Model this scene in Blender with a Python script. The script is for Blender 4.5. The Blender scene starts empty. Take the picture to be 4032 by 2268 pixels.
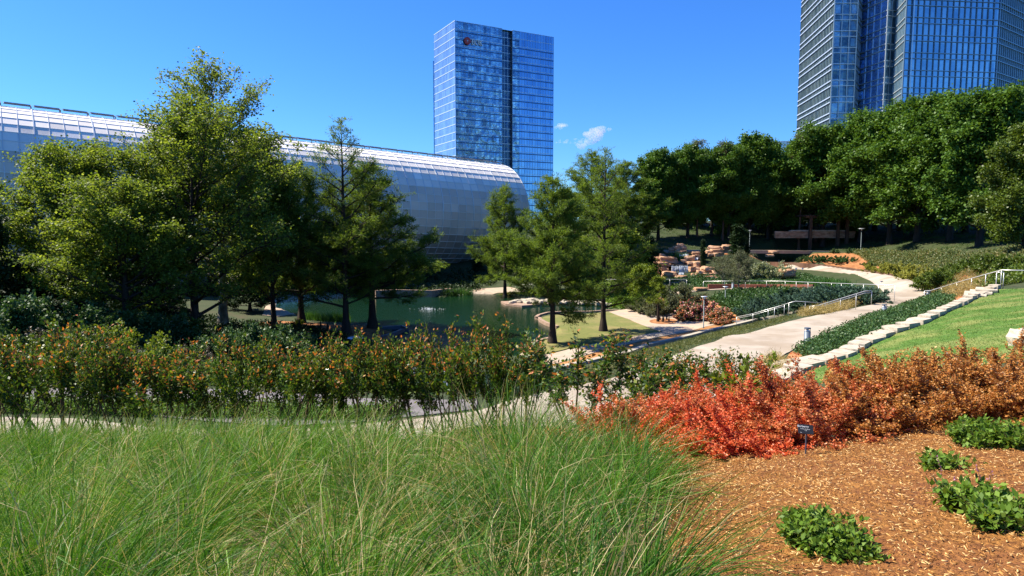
import bpy, bmesh, math, random
import numpy as np
from mathutils import Vector, Matrix, noise as mnoise

# ------------------------------------------------------------------ camera, sky, sun
SC = bpy.context.scene
F = 2600.0                      # focal length in photo pixels (4032 wide)
PITCH = math.radians(5.14)
CAMZ = 10.0                     # camera height above the pond
cam_d = bpy.data.cameras.new('camera')
cam = bpy.data.objects.new('camera', cam_d)
SC.collection.objects.link(cam)
cam.location = (0, 0, CAMZ)
cam.rotation_euler = (math.pi/2 - PITCH, 0, 0)
cam_d.sensor_width = 36.0
cam_d.lens = 36.0*F/4032
cam_d.clip_start = 0.1
cam_d.clip_end = 12000
SC.camera = cam
SC.view_settings.view_transform = 'Standard'
SC.view_settings.look = 'None'
SC.view_settings.gamma = 1.0
SC.view_settings.exposure = 1.52
SUN_EL = math.radians(50)
SUN_AZ = math.radians(-75)      # from straight ahead, negative = to the left
sdir = Vector((math.cos(SUN_EL)*math.sin(SUN_AZ), math.cos(SUN_EL)*math.cos(SUN_AZ), math.sin(SUN_EL)))
sun_d = bpy.data.lights.new('sun', 'SUN')
sun_d.energy = 4.2
sun_d.angle = math.radians(0.5)
sun_d.color = (1.0, 0.91, 0.76)
sun = bpy.data.objects.new('sun', sun_d)
SC.collection.objects.link(sun)
sun.rotation_euler = (-sdir).to_track_quat('-Z', 'Y').to_euler()
sun.location = sdir*50
world = bpy.data.worlds.new('World')
SC.world = world
world.use_nodes = True
wn = world.node_tree
wn.nodes.clear()
w_out = wn.nodes.new('ShaderNodeOutputWorld')
w_bg = wn.nodes.new('ShaderNodeBackground')
w_sky = wn.nodes.new('ShaderNodeTexSky')
w_sky.sky_type = 'NISHITA'
w_sky.sun_disc = False
w_sky.sun_elevation = SUN_EL
w_sky.sun_rotation = SUN_AZ
w_sky.air_density = 1.0
w_sky.dust_density = 0.3
w_sky.ozone_density = 3.5
w_hsv = wn.nodes.new('ShaderNodeHueSaturation')
w_hsv.inputs['Saturation'].default_value = 1.18
wn.links.new(w_sky.outputs[0], w_hsv.inputs['Color'])
w_mul = wn.nodes.new('ShaderNodeMix'); w_mul.data_type = 'RGBA'; w_mul.blend_type = 'MULTIPLY'; w_mul.inputs[0].default_value = 1.0
w_mul.inputs[7].default_value = (0.34, 0.61, 1.0, 1)      # deep spring blue
wn.links.new(w_hsv.outputs[0], w_mul.inputs[6]); wn.links.new(w_mul.outputs[2], w_bg.inputs['Color'])
w_bg.inputs['Strength'].default_value = 0.076
wn.links.new(w_bg.outputs[0], w_out.inputs['Surface'])
SC.cycles.max_bounces = 7
SC.cycles.diffuse_bounces = 4
SC.cycles.glossy_bounces = 3
SC.cycles.transmission_bounces = 4
SC.cycles.transparent_max_bounces = 8
SC.cycles.caustics_reflective = False
SC.cycles.caustics_refractive = False
SC.cycles.use_adaptive_sampling = True

# ------------------------------------------------------------------ rays of the photo
U = 4032/2576.0
cp, sp_ = math.cos(PITCH), math.sin(PITCH)
def ray(sx, sy):
    a = (sx-2016)/F; b = (1134-sy)/F
    return Vector((a, cp+sp_*b, -sp_+cp*b))
def SD(sx, sy, D):
    r = ray(sx, sy)
    return Vector((0, 0, CAMZ)) + r*(D/r.y)
def SZ(sx, sy, z):
    r = ray(sx, sy)
    return Vector((0, 0, CAMZ)) + r*((z-CAMZ)/r.z)
def DZ(x, y, z): return SZ(x*U, y*U, z)
def DD(x, y, D): return SD(x*U, y*U, D)
def px_x(sx, D): return (sx-2016)/F*D*1.0
def zat(sy, D):                       # height seen at photo row sy, distance D
    return SD(2016, sy, D).z

# ------------------------------------------------------------------ materials
MATS = {}
def nodes_of(name):
    m = bpy.data.materials.new(name); m.use_nodes = True
    nt = m.node_tree; nt.nodes.clear()
    out = nt.nodes.new('ShaderNodeOutputMaterial')
    return m, nt, out
def ramp_node(nt, stops):
    r = nt.nodes.new('ShaderNodeValToRGB')
    e = r.color_ramp.elements
    while len(e) > 1: e.remove(e[-1])
    e[0].position = stops[0][0]; e[0].color = (*stops[0][1], 1)
    for p, c in stops[1:]:
        q = e.new(p); q.color = (*c, 1)
    return r
def leaf_mat(name, stops, trans=0.35, rough=0.5, spec=0.3, tg=(1.25, 1.15, 0.5)):
    if name in MATS: return MATS[name]
    m, nt, out = nodes_of(name)
    at = nt.nodes.new('ShaderNodeAttribute'); at.attribute_name = 'tint'
    rp = ramp_node(nt, stops)
    nt.links.new(at.outputs['Fac'], rp.inputs[0])
    pb = nt.nodes.new('ShaderNodeBsdfPrincipled')
    pb.inputs['Roughness'].default_value = rough
    pb.inputs['Specular IOR Level'].default_value = spec
    nt.links.new(rp.outputs[0], pb.inputs['Base Color'])
    tr = nt.nodes.new('ShaderNodeBsdfTranslucent')
    mc = nt.nodes.new('ShaderNodeMix'); mc.data_type = 'RGBA'; mc.blend_type = 'MULTIPLY'
    mc.inputs[0].default_value = 1.0
    nt.links.new(rp.outputs[0], mc.inputs[6]); mc.inputs[7].default_value = (*tg, 1)
    nt.links.new(mc.outputs[2], tr.inputs['Color'])
    mx = nt.nodes.new('ShaderNodeMixShader'); mx.inputs[0].default_value = trans
    nt.links.new(pb.outputs[0], mx.inputs[1]); nt.links.new(tr.outputs[0], mx.inputs[2])
    nt.links.new(mx.outputs[0], out.inputs['Surface'])
    MATS[name] = m
    return m
def surf_mat(name, stops, scale=1.0, detail=6, rough=0.85, bump=0.3, bscale=None, metallic=0.0, spec=0.3,
             stretch=(1, 1, 1), nrough=0.6, second=None, bdist=0.02, coord='Object'):
    """noise driven colour with bump; second = (scale, colour, amount) blotches"""
    if name in MATS: return MATS[name]
    m, nt, out = nodes_of(name)
    tc = nt.nodes.new('ShaderNodeTexCoord')
    mp = nt.nodes.new('ShaderNodeMapping'); mp.inputs['Scale'].default_value = stretch
    nt.links.new(tc.outputs[coord], mp.inputs[0])
    n1 = nt.nodes.new('ShaderNodeTexNoise'); n1.inputs['Scale'].default_value = scale
    n1.inputs['Detail'].default_value = detail; n1.inputs['Roughness'].default_value = nrough
    nt.links.new(mp.outputs[0], n1.inputs['Vector'])
    rp = ramp_node(nt, stops)
    nt.links.new(n1.outputs['Fac'], rp.inputs[0])
    col = rp.outputs[0]
    if second:
        n3 = nt.nodes.new('ShaderNodeTexNoise'); n3.inputs['Scale'].default_value = second[0]
        n3.inputs['Detail'].default_value = 4
        nt.links.new(mp.outputs[0], n3.inputs['Vector'])
        r3 = ramp_node(nt, [(0.45, (0, 0, 0)), (0.62, (second[2],)*3)])
        nt.links.new(n3.outputs['Fac'], r3.inputs[0])
        mc = nt.nodes.new('ShaderNodeMix'); mc.data_type = 'RGBA'
        nt.links.new(r3.outputs[0], mc.inputs[0]); nt.links.new(col, mc.inputs[6])
        mc.inputs[7].default_value = (*second[1], 1)
        col = mc.outputs[2]
    pb = nt.nodes.new('ShaderNodeBsdfPrincipled')
    pb.inputs['Roughness'].default_value = rough
    pb.inputs['Metallic'].default_value = metallic
    pb.inputs['Specular IOR Level'].default_value = spec
    nt.links.new(col, pb.inputs['Base Color'])
    if bump:
        n2 = nt.nodes.new('ShaderNodeTexNoise'); n2.inputs['Scale'].default_value = bscale or scale*4
        n2.inputs['Detail'].default_value = 6
        nt.links.new(mp.outputs[0], n2.inputs['Vector'])
        bp = nt.nodes.new('ShaderNodeBump'); bp.inputs['Strength'].default_value = bump
        bp.inputs['Distance'].default_value = bdist
        nt.links.new(n2.outputs['Fac'], bp.inputs['Height'])
        nt.links.new(bp.outputs[0], pb.inputs['Normal'])
    nt.links.new(pb.outputs[0], out.inputs['Surface'])
    MATS[name] = m
    return m
def tint_mat(name, stops, rough=0.8, spec=0.2, metallic=0.0):
    if name in MATS: return MATS[name]
    m, nt, out = nodes_of(name)
    at = nt.nodes.new('ShaderNodeAttribute'); at.attribute_name = 'tint'
    rp = ramp_node(nt, stops)
    nt.links.new(at.outputs['Fac'], rp.inputs[0])
    pb = nt.nodes.new('ShaderNodeBsdfPrincipled')
    pb.inputs['Roughness'].default_value = rough; pb.inputs['Metallic'].default_value = metallic
    pb.inputs['Specular IOR Level'].default_value = spec
    nt.links.new(rp.outputs[0], pb.inputs['Base Color'])
    nt.links.new(pb.outputs[0], out.inputs['Surface'])
    MATS[name] = m
    return m

# ------------------------------------------------------------------ objects
def tag(o, label=None, cat=None, group=None, kind=None):
    if label: o['label'] = label
    if cat: o['category'] = cat
    if group: o['group'] = group
    if kind: o['kind'] = kind
    return o
def link(o, parent=None):
    SC.collection.objects.link(o)
    if parent is not None: o.parent = parent
    return o
def empty(name, loc, label=None, cat=None, group=None, rz=0, sc=1.0):
    o = bpy.data.objects.new(name, None); link(o)
    o.empty_display_size = 0.3
    o.location = loc; o.rotation_euler = (0, 0, rz)
    o.scale = (sc, sc, sc) if not isinstance(sc, (tuple, list)) else sc
    return tag(o, label, cat, group)
def np_mesh(name, V, Fc, mat, tint=None, smooth=False):
    """V (n,3); Fc (m,k) one k; quick mesh"""
    V = np.asarray(V, np.float32); Fc = np.asarray(Fc, np.int32)
    me = bpy.data.meshes.new(name)
    me.vertices.add(len(V)); me.vertices.foreach_set('co', V.ravel())
    m, k = Fc.shape
    me.loops.add(m*k); me.loops.foreach_set('vertex_index', Fc.ravel())
    me.polygons.add(m); me.polygons.foreach_set('loop_start', np.arange(0, m*k, k, dtype=np.int32))
    me.update(calc_edges=True)
    if tint is not None:
        a = me.attributes.new('tint', 'FLOAT', 'FACE'); a.data.foreach_set('value', np.asarray(tint, np.float32))
    if smooth: me.polygons.foreach_set('use_smooth', np.ones(m, bool))
    if mat: me.materials.append(mat)
    return me
def obj(name, me, parent=None):
    return link(bpy.data.objects.new(name, me), parent)
def bm_obj(name, bm, mat, parent=None, smooth=False):
    me = bpy.data.meshes.new(name); bm.normal_update(); bm.to_mesh(me); bm.free()
    if mat: me.materials.append(mat)
    if smooth:
        for p in me.polygons: p.use_smooth = True
    return obj(name, me, parent)
def bx(bm, c, s, rz=0.0, M=None):
    """box centred at c with size s"""
    vs = []
    for dz in (-.5, .5):
        for dx, dy in ((-.5, -.5), (.5, -.5), (.5, .5), (-.5, .5)):
            v = Vector((dx*s[0], dy*s[1], dz*s[2]))
            if rz: v.rotate(Matrix.Rotation(rz, 3, 'Z'))
            v = v + Vector(c)
            if M: v = M @ v
            vs.append(bm.verts.new(v))
    for f in ((3, 2, 1, 0), (4, 5, 6, 7), (0, 1, 5, 4), (1, 2, 6, 5), (2, 3, 7, 6), (3, 0, 4, 7)):
        bm.faces.new([vs[i] for i in f])
def bar(bm, a, b, w, h=None, up=Vector((0, 0, 1))):
    """square bar from a to b"""
    a = Vector(a); b = Vector(b); h = h or w
    d = (b-a).normalized(); s = d.cross(up)
    if s.length < 1e-4: s = Vector((1, 0, 0))
    s.normalize(); u = s.cross(d).normalized()
    q = []
    for p in (a, b):
        for i, j in ((-1, -1), (1, -1), (1, 1), (-1, 1)):
            q.append(bm.verts.new(p + s*(w/2*i) + u*(h/2*j)))
    for f in ((0, 1, 2, 3), (7, 6, 5, 4), (0, 4, 5, 1), (1, 5, 6, 2), (2, 6, 7, 3), (3, 7, 4, 0)):
        bm.faces.new([q[i] for i in f])
def tube(bm, pts, r, k=8, cap=True):
    pts = [Vector(p) for p in pts]
    rings = []
    for i, p in enumerate(pts):
        a = pts[max(0, i-1)]; b = pts[min(len(pts)-1, i+1)]
        d = (b-a).normalized()
        s = d.cross(Vector((0, 0, 1)))
        if s.length < 1e-3: s = Vector((1, 0, 0))
        s.normalize(); u = s.cross(d)
        rr = r[i] if isinstance(r, (list, tuple)) else r
        rings.append([bm.verts.new(p + (s*math.cos(t)+u*math.sin(t))*rr) for t in [2*math.pi*j/k for j in range(k)]])
    for A, B in zip(rings[:-1], rings[1:]):
        for j in range(k):
            bm.faces.new((A[j], A[(j+1) % k], B[(j+1) % k], B[j]))
    if cap:
        bm.faces.new(rings[0][::-1]); bm.faces.new(rings[-1])
def lathe(bm, prof, c=(0, 0, 0), k=16):
    rings = []
    for r, z in prof:
        rings.append([bm.verts.new((c[0]+r*math.cos(2*math.pi*j/k), c[1]+r*math.sin(2*math.pi*j/k), c[2]+z)) for j in range(k)])
    for A, B in zip(rings[:-1], rings[1:]):
        for j in range(k):
            bm.faces.new((A[j], A[(j+1) % k], B[(j+1) % k], B[j]))
    bm.faces.new(rings[0][::-1]); bm.faces.new(rings[-1])

# ------------------------------------------------------------------ plant tools (numpy)
def nrm(a): return a/np.maximum(np.linalg.norm(a, axis=-1, keepdims=True), 1e-9)
def leaf_geo(C, L, Wd, rng, up=0.5, dirs=None, dirmix=0.0, droop=0.0, fold=0.15):
    """kite shaped leaves: returns V,F"""
    n = len(C)
    d = nrm(rng.normal(size=(n, 3)))
    if dirs is not None: d = nrm(d*(1-dirmix) + dirs*dirmix)
    d[:, 2] -= droop; d = nrm(d)
    nn = nrm(rng.normal(size=(n, 3)) + np.array([0, 0, up*2.0]))
    s = nrm(np.cross(d, nn)); nn = np.cross(s, d)
    L = np.broadcast_to(L, (n,))[:, None]; Wd = np.broadcast_to(Wd, (n,))[:, None]
    v0 = C; v2 = C + d*L
    m = C + d*L*0.45
    v1 = m + s*Wd*0.5 + nn*Wd*fold; v3 = m - s*Wd*0.5 + nn*Wd*fold
    V = np.stack([v0, v1, v2, v3], 1).reshape(-1, 3)
    Fc = np.arange(n*4).reshape(n, 4)
    return V, Fc
def frusta(P0, P1, R0, R1, k=5):
    P0 = np.asarray(P0, float); P1 = np.asarray(P1, float); R0 = np.asarray(R0, float); R1 = np.asarray(R1, float)
    n = len(P0); d = nrm(P1-P0)
    ref = np.where(np.abs(d[:, 2:3]) > 0.9, np.array([[1.0, 0, 0]]), np.array([[0, 0, 1.0]]))
    s = nrm(np.cross(d, ref)); u = np.cross(s, d)
    a = 2*np.pi*np.arange(k)/k
    ring = s[:, None, :]*np.cos(a)[None, :, None] + u[:, None, :]*np.sin(a)[None, :, None]
    A = P0[:, None, :] + ring*R0[:, None, None]; B = (P1+d*R1[:, None]*0.3)[:, None, :] + ring*R1[:, None, None]
    V = np.concatenate([A, B], 1).reshape(-1, 3)
    j = np.arange(k); q = np.stack([j, (j+1) % k, (j+1) % k + k, j+k], 1)
    Fc = (np.arange(n)[:, None, None]*2*k + q[None]).reshape(-1, 4)
    return V, Fc
class Skel:
    def __init__(s): s.p0=[]; s.p1=[]; s.r0=[]; s.r1=[]; s.t0=[]; s.t1=[]; s.q0=[]; s.q1=[]; s.anc=[]; s.adir=[]; s.aw=[]
    def seg(s, a, b, ra, rb): s.p0.append(a); s.p1.append(b); s.r0.append(ra); s.r1.append(rb)
    def twig(s, a, b, ra, rb): s.t0.append(a); s.t1.append(b); s.q0.append(ra); s.q1.append(rb)
    def anchor(s, p, d, w=1.0): s.anc.append(p); s.adir.append(d); s.aw.append(w)
    def wood(s, name, mat, twigs=True):
        V, Fc = frusta(s.p0, s.p1, s.r0, s.r1, 7)
        if twigs and s.t0:
            V2, F2 = frusta(s.t0, s.t1, s.q0, s.q1, 3)
            Fc = np.concatenate([Fc, F2+len(V)]); V = np.concatenate([V, V2])
        return np_mesh(name, V, Fc, mat, smooth=True)
def poly_branch(rng, sk, p, d, L, n, r0, r1, lift=0.0, wob=0.15, thin=False, anchors=None):
    """grow a branch; returns points and directions"""
    pts = [p.copy()]; ds = [d.copy()]
    for i in range(n):
        d = d + rng.normal(size=3)*wob + np.array([0, 0, lift/n])
        d = d/np.linalg.norm(d)
        q = p + d*(L/n)
        a = r0+(r1-r0)*i/n; b = r0+(r1-r0)*(i+1)/n
        (sk.twig if thin else sk.seg)(p, q, a, b)
        p = q; pts.append(p.copy()); ds.append(d.copy())
    return pts, ds
def dirv(az, el): return np.array([math.cos(el)*math.cos(az), math.cos(el)*math.sin(az), math.sin(el)])
def make_tree(rng, H, bh, prof, nl, R0, el=(0.3, 0.9), lift=0.3, nsub=8, ntw=5, subf=0.45, twl=0.9, sigma=0.35,
              nleaf=50000, ls=0.2, lw=0.15, up=0.5, flat=1.0, flare=1.5, wobT=0.03, droop=0.0, upow=0.9,
              subel=0.2, lean=(0, 0), dirmix=0.3, topsparse=0.0, inner=0.25, tipr=0.03, leafup=0.5, tr_exp=0.8, thinr=0.02):
    sk = Skel()
    nT = 14; tp = []
    w = np.zeros(2)
    for i in range(nT+1):
        t = i/nT
        w = w + rng.normal(size=2)*wobT*H/nT
        tp.append(np.array([w[0]+lean[0]*t, w[1]+lean[1]*t, H*0.97*t]))
    def rad(t): return R0*((1-t)**tr_exp*(1-0.08) + 0.02) + R0*(flare-1)*math.exp(-t*H/0.7)
    for i in range(nT):
        sk.seg(tp[i], tp[i+1], rad(i/nT), rad((i+1)/nT))
    def tpos(h):
        x = min(max(h/(H*0.97), 0), 0.999)*nT; i = int(x); f = x-i
        return tp[i]*(1-f)+tp[i+1]*f
    az = rng.uniform(0, 6.28)
    for i in range(nl):
        u = (i+rng.uniform(0, 1))/nl
        t = u**upow
        h0 = bh + (H*0.97-bh)*t
        az += 2.4 + rng.normal()*0.35
        e = el[0]+(el[1]-el[0])*t + rng.normal()*0.12
        L = prof(t)*rng.uniform(0.72, 1.12)
        if L < 0.3: continue
        p = tpos(h0); r = min(rad(h0/H)*0.6, 0.025+0.018*L)
        n = 6
        pts, ds = poly_branch(rng, sk, p, dirv(az, e), L, n, r, tipr*0.6, lift=lift, wob=0.09)
        ns = max(3, int(nsub*L/5.0))
        for j in range(ns):
            tt = inner + (1-inner)*(j+rng.uniform(0, 1))/ns
            x = min(tt*n, n-1e-3); k = int(x); f = x-k
            q = pts[k]*(1-f)+pts[k+1]*f; dd = ds[k]
            baz = math.atan2(dd[1], dd[0]) + rng.choice([-1, 1])*rng.uniform(0.4, 1.15)
            be = math.asin(max(-1, min(1, dd[2])))*0.6 + subel + rng.normal()*0.25
            sl = L*subf*(1.05-tt*0.6)*rng.uniform(0.6, 1.1)
            sp, sd = poly_branch(rng, sk, q, dirv(baz, be), sl, 3, max(0.012, r*0.35), 0.012, lift=lift*0.3, wob=0.14, thin=True)
            nt_ = max(2, int(ntw*sl/1.5))
            for m in range(nt_):
                y = rng.uniform(0.2, 1)*3; k2 = min(int(y), 2); f2 = y-k2
                q2 = sp[k2]*(1-f2)+sp[k2+1]*f2
                ta = rng.uniform(0, 6.28); te = rng.normal()*0.4+subel
                dv = nrm(dirv(ta, te)*0.8+sd[k2]*0.6)
                l2 = twl*rng.uniform(0.5, 1.1)
                q3 = q2+dv*l2
                sk.twig(q2, q3, thinr*0.6, thinr*0.2)
                wgt = 1.0-topsparse*(q3[2] > H*0.8)
                for g in (0.35, 0.7, 1.0): sk.anchor(q2+dv*l2*g, dv, wgt)
            sk.anchor(sp[-1], sd[-1]); sk.anchor(sp[2], sd[2])
        sk.anchor(pts[-1], ds[-1]); 
    A = np.array(sk.anc); Dd = np.array(sk.adir); wts = np.array(sk.aw); wts = wts/wts.sum()
    idx = rng.choice(len(A), nleaf, p=wts)
    off = rng.normal(size=(nleaf, 3))*sigma*np.array([1, 1, flat])
    C = A[idx]+off
    C[:, 2] -= droop*np.abs(rng.normal(size=nleaf))
    cl = rng.uniform(0, 1, len(A))           # each twig its own shade of green
    tint = np.clip(0.35*cl[idx]+0.65*rng.beta(2, 2, nleaf), 0, 1)
    s = rng.uniform(0.7, 1.3, nleaf)
    V, Fc = leaf_geo(C, ls*s, lw*s, rng, up=leafup, dirs=Dd[idx], dirmix=dirmix, droop=0.15)
    return sk, V, Fc, tint
def make_bush(rng, H, R, nst, lps, ls, lw, bare=0.15, spread=1.0, nsub=4, subl=0.3, sigma=0.04, tip=0.0, tipy=0.78,
              rs=0.008, el=(0.5, 1.4), base_r=0.2, lift=0.2, wob=0.08, leafup=0.3, dirmix=0.5, dome=True, nseg=6, wid=0.35, subup=0.3, twr=0.003):
    """many stems from one base, leaves along stems and side twigs"""
    sk = Skel(); C=[]; Dr=[]; T=[]
    for i in range(nst):
        az = rng.uniform(0, 6.28); u = math.sqrt(rng.uniform(0, 1))
        e = el[1]-(el[1]-el[0])*u*spread
        ex, ey = R*math.cos(e)/max(math.cos(el[0]), .2), H*math.sin(e)
        L = math.hypot(min(ex, R), ey)*rng.uniform(0.75, 1.08)
        p = np.array([math.cos(az)*base_r*u, math.sin(az)*base_r*u, 0.0])
        pts, ds = poly_branch(rng, sk, p, dirv(az, e), L, nseg, rs*rng.uniform(.7, 1.2), rs*0.25, lift=lift, wob=wob)
        def P(t):
            x = min(max(t, 0), 0.999)*nseg; k = int(x); f = x-k
            return pts[k]*(1-f)+pts[k+1]*f, ds[k]
        n_main = int(lps*0.35)
        for t in rng.uniform(bare, 1, n_main):
            q, d = P(t); C.append(q+rng.normal(size=3)*sigma); Dr.append(d); T.append(t)
        for j in range(nsub):
            t0 = bare+(1-bare)*(j+rng.uniform())/nsub
            q, d = P(t0)
            dv = nrm(d*0.7+dirv(rng.uniform(0, 6.28), rng.normal()*0.5+subup)*1.0)
            l2 = subl*rng.uniform(0.5, 1.15)
            q1 = q+dv*l2*0.5; dv2 = nrm(dv+np.array([0, 0, 0.35])); q2 = q1+dv2*l2*0.5
            sk.twig(q, q1, twr, twr*.8); sk.twig(q1, q2, twr*.8, twr*.4)
            for t in rng.uniform(0.1, 1, int(lps*0.65/nsub)):
                pp = q*(1-2*t)+q1*2*t if t < .5 else q1*(2-2*t)+q2*(2*t-1)
                C.append(pp+rng.normal(size=3)*sigma); Dr.append(dv2); T.append(0.6*t0+0.4*t)
    C = np.array(C); Dr = np.array(Dr); T = np.array(T); n = len(C)
    C[:, 2] = np.maximum(C[:, 2], 0.02)
    s = rng.uniform(0.65, 1.25, n)
    V, Fc = leaf_geo(C, ls*s, lw*s, rng, up=leafup, dirs=Dr, dirmix=dirmix)
    hh = C[:, 2]/max(C[:, 2].max(), .01)
    tint = 0.62*rng.uniform(0, 1, n)
    if tip > 0:
        k = (T > tipy)&(hh > 0.62)&(rng.uniform(0, 1, n) < tip)
        tint[k] = rng.uniform(0.7, 1.0, k.sum())
    else:
        tint = rng.beta(2, 2, n)
    return sk, V, Fc, tint, C
ORD = ['first','second','third','fourth','fifth','sixth','seventh','eighth','ninth','tenth','eleventh','twelfth','thirteenth',
       'fourteenth','fifteenth','sixteenth','seventeenth','eighteenth','nineteenth','twentieth','twenty-first','twenty-second',
       'twenty-third','twenty-fourth','twenty-fifth','twenty-sixth','twenty-seventh','twenty-eighth','twenty-ninth','thirtieth']
def plant(parts, name, loc, label, cat, group=None, rz=0, sc=1.0):
    """parts: list of (part name, mesh); meshes are shared between copies"""
    root = empty(name, loc, label, cat, group, rz, sc)
    for pn, me in parts: obj(pn, me, root)
    return root
# ------------------------------------------------------------------ terrain
# outlines: (photo x, photo y, height) in 2576-wide picture pixels -> world points on the real slope
def poly(pts): return [DZ(*p) for p in pts]
POND = [DZ(x, y, 0) for x, y in [(690, 775), (700, 738), (820, 728), (960, 733), (1040, 741), (1110, 748), (1150, 742), (1180, 738), (1262, 741),
        (1330, 746), (1420, 752), (1500, 765), (1545, 776), (1528, 785), (1480, 789), (1430, 788), (1385, 790), (1360, 796), (1352, 801),
        (1357, 808), (1375, 815), (1398, 823), (1398, 846), (1362, 853), (1331, 866), (1322, 880), (1326, 893), (1315, 899), (1230, 890),
        (1120, 868), (1020, 862), (985, 850), (1000, 836), (960, 822), (925, 816), (860, 812), (780, 806)]]
PX = np.array([(p.x, p.y) for p in POND])
def sdist(P, Q):
    """signed distance to polygon, negative inside; P (n,2)"""
    n = len(Q); dmin = np.full(len(P), 1e9); ins = np.zeros(len(P), bool)
    for i in range(n):
        a = Q[i]; b = Q[(i+1) % n]; ab = b-a
        t = np.clip(((P-a)@ab)/max(ab@ab, 1e-9), 0, 1)
        d = np.linalg.norm(P-(a+t[:, None]*ab), axis=1); dmin = np.minimum(dmin, d)
        c = ((a[1] > P[:, 1]) != (b[1] > P[:, 1]))
        xx = a[0]+(P[:, 1]-a[1])*(b[0]-a[0])/(b[1]-a[1]+1e-12)
        ins ^= c & (P[:, 0] < xx)
    return np.where(ins, -dmin, dmin)
# zones, each vertex with its height
PATH_L = [(-60,1046,4.6),(200,1050,4.55),(430,1078,4.5),(700,1078,4.5),(900,1066,4.4),(1100,1045,4.35),(1190,1034,4.3),(1290,1003,4.25),(1360,988,4.2),(1430,970,4.2),(1540,950,4.15),
          (1600,922,4.15),(1700,890,4.1),(1760,868,4.05),(1828,843,4.0),(1930,822,3.95),(2030,797,3.9),(2110,782,3.9),(2180,768,3.9),(2225,757,3.9),(2232,745,3.88),(2215,726,3.85),(2197,712,3.8),(2186,705,3.78),(2155,692.5,3.7),(2115,688,3.65),(2049,680.5,3.6),(1998,676,3.55),(1930,668,3.5)]
PATH_R = [(1960,660,3.5),(1998,673,3.55),(2075,677.5,3.6),(2118,683,3.6),(2181,692,3.65),(2260,707,3.75),(2308,721.5,3.9),(2334,730,3.95),(2372,736,4.1),(2345,745,4.0),(2290,766,3.95),(2230,783,3.95),(2160,806,3.95),(2095,838,4.0),(2040,862,4.05),(1990,884,4.1),(1930,930,4.15),
          (1850,985,4.2),(1700,1035,4.25),(1540,1060,4.3),(1400,1075,4.35),(1200,1072,4.4),(1000,1110,4.45),(700,1125,4.55),(430,1122,4.6),(200,1108,4.65),(-60,1095,4.7)]
PATH = poly(PATH_L+PATH_R)
ASPH = poly([(-60,975,4.0),(300,972,4.0),(700,980,4.0),(1000,1003,4.0),(1200,1003,4.05),(1200,1028,4.2),(1090,1042,4.25),(900,1060,4.3),(700,1072,4.35),(300,1040,4.35),(-60,1036,4.4)])
PLAZA = [SZ(*p) for p in [(2394,1227,.35),(2487,1215,.35),(2627,1232,.35),(2872,1265,.4),(2794,1282,.45),(2690,1309,.45),(2611,1322,.45),(2430,1362,.5),(2260,1410,.5),(2189,1432,.5),(2085,1468,.55),(2020,1500,.55),(1990,1500,.55),(2040,1432,.4),(2077,1408,.4),(2180,1388,.35),(2330,1352,.35),(2480,1324,.35),(2560,1308,.35),(2611,1306,.35),(2549,1285,.3),(2472,1254,.3)]]
ORANGE = [SZ(*p) for p in [(2690,1309,.48),(2794,1282,.48),(2872,1267,.45),(2915,1276,.6),(2806,1301,.6),(2705,1331,.65),(2560,1372,.7),(2468,1394,.7),(2300,1432,.75),(2198,1452,.75),(2044,1494,.8),(2020,1502,.8),(2085,1470,.6),(2189,1433,.55),(2260,1412,.52),(2430,1364,.52),(2611,1324,.5)]]
GREYP = [SZ(*p) for p in [(2872,1265,.45),(2925,1262,.5),(2960,1272,.75),(2915,1276,.6)]]
PENIN = [SZ(*p) for p in [(2124,1254,.22),(2150,1243,.25),(2220,1237,.25),(2320,1236,.25),(2394,1228,.3),(2472,1256,.3),(2549,1287,.3),(2600,1307,.32),(2560,1312,.32),(2440,1340,.3),(2330,1350,.3),(2180,1386,.3),(2077,1406,.3),(2085,1370,.25),(2130,1340,.25),(2190,1325,.25),(2190,1290,.22),(2150,1275,.2)]]
LAWN = poly([(2576,727,6.35),(2640,730,6.5),(2700,760,6.7),(2700,870,6.9),(2576,900,6.9),(2400,930,6.3),(2180,960,5.6),(2060,960,5.1),(2030,935,4.9),(2108,902,4.75),(2240,838,5.2),(2372,785,5.75),(2440,752,6.0),(2506,726,6.3)])
BED = poly([(1990,885,4.15),(2040,863,4.1),(2095,839,4.05),(2160,807,4.0),(2230,784,4.0),(2290,767,4.0),(2345,746,4.1),(2376,737,4.4),(2440,716,5.2),(2500,712,6.1),(2506,722,6.2),(2436,750,5.95),(2368,783,5.7),(2236,836,5.15),(2104,900,4.7),(2026,933,4.8),(1960,925,4.4)])
CTRL = []
for pl in (PATH, ASPH, PLAZA, ORANGE, GREYP, PENIN, LAWN, BED):
    for a, b in zip(pl, pl[1:]+pl[:1]):
        L_ = (b-a).length; n_ = max(1, int(L_/(1.6 if pl is PATH and min(a.y, b.y) > 40 else 3.0))) if L_ < 40 else 1
        CTRL += [tuple(a.lerp(b, k/n_)-Vector((0, 0, .05))) for k in range(n_)]
def K(sx, D, z): CTRL.append(((sx-2016)/F*D, D, z))
for a in [(2016,.01,8.4)]: K(*a)
for x, y, z in [(0,-12,9.2),(-15,-12,8.6),(15,-12,9.6),(-20,0,7.6),(20,0,8.9),(-60,0,7.6),(60,0,9.6),(-60,-60,9),(60,-60,10),(0,-60,9.6),(-6,2,7.9),(6,2,8.5)]: CTRL.append((x, y, z))
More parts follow.
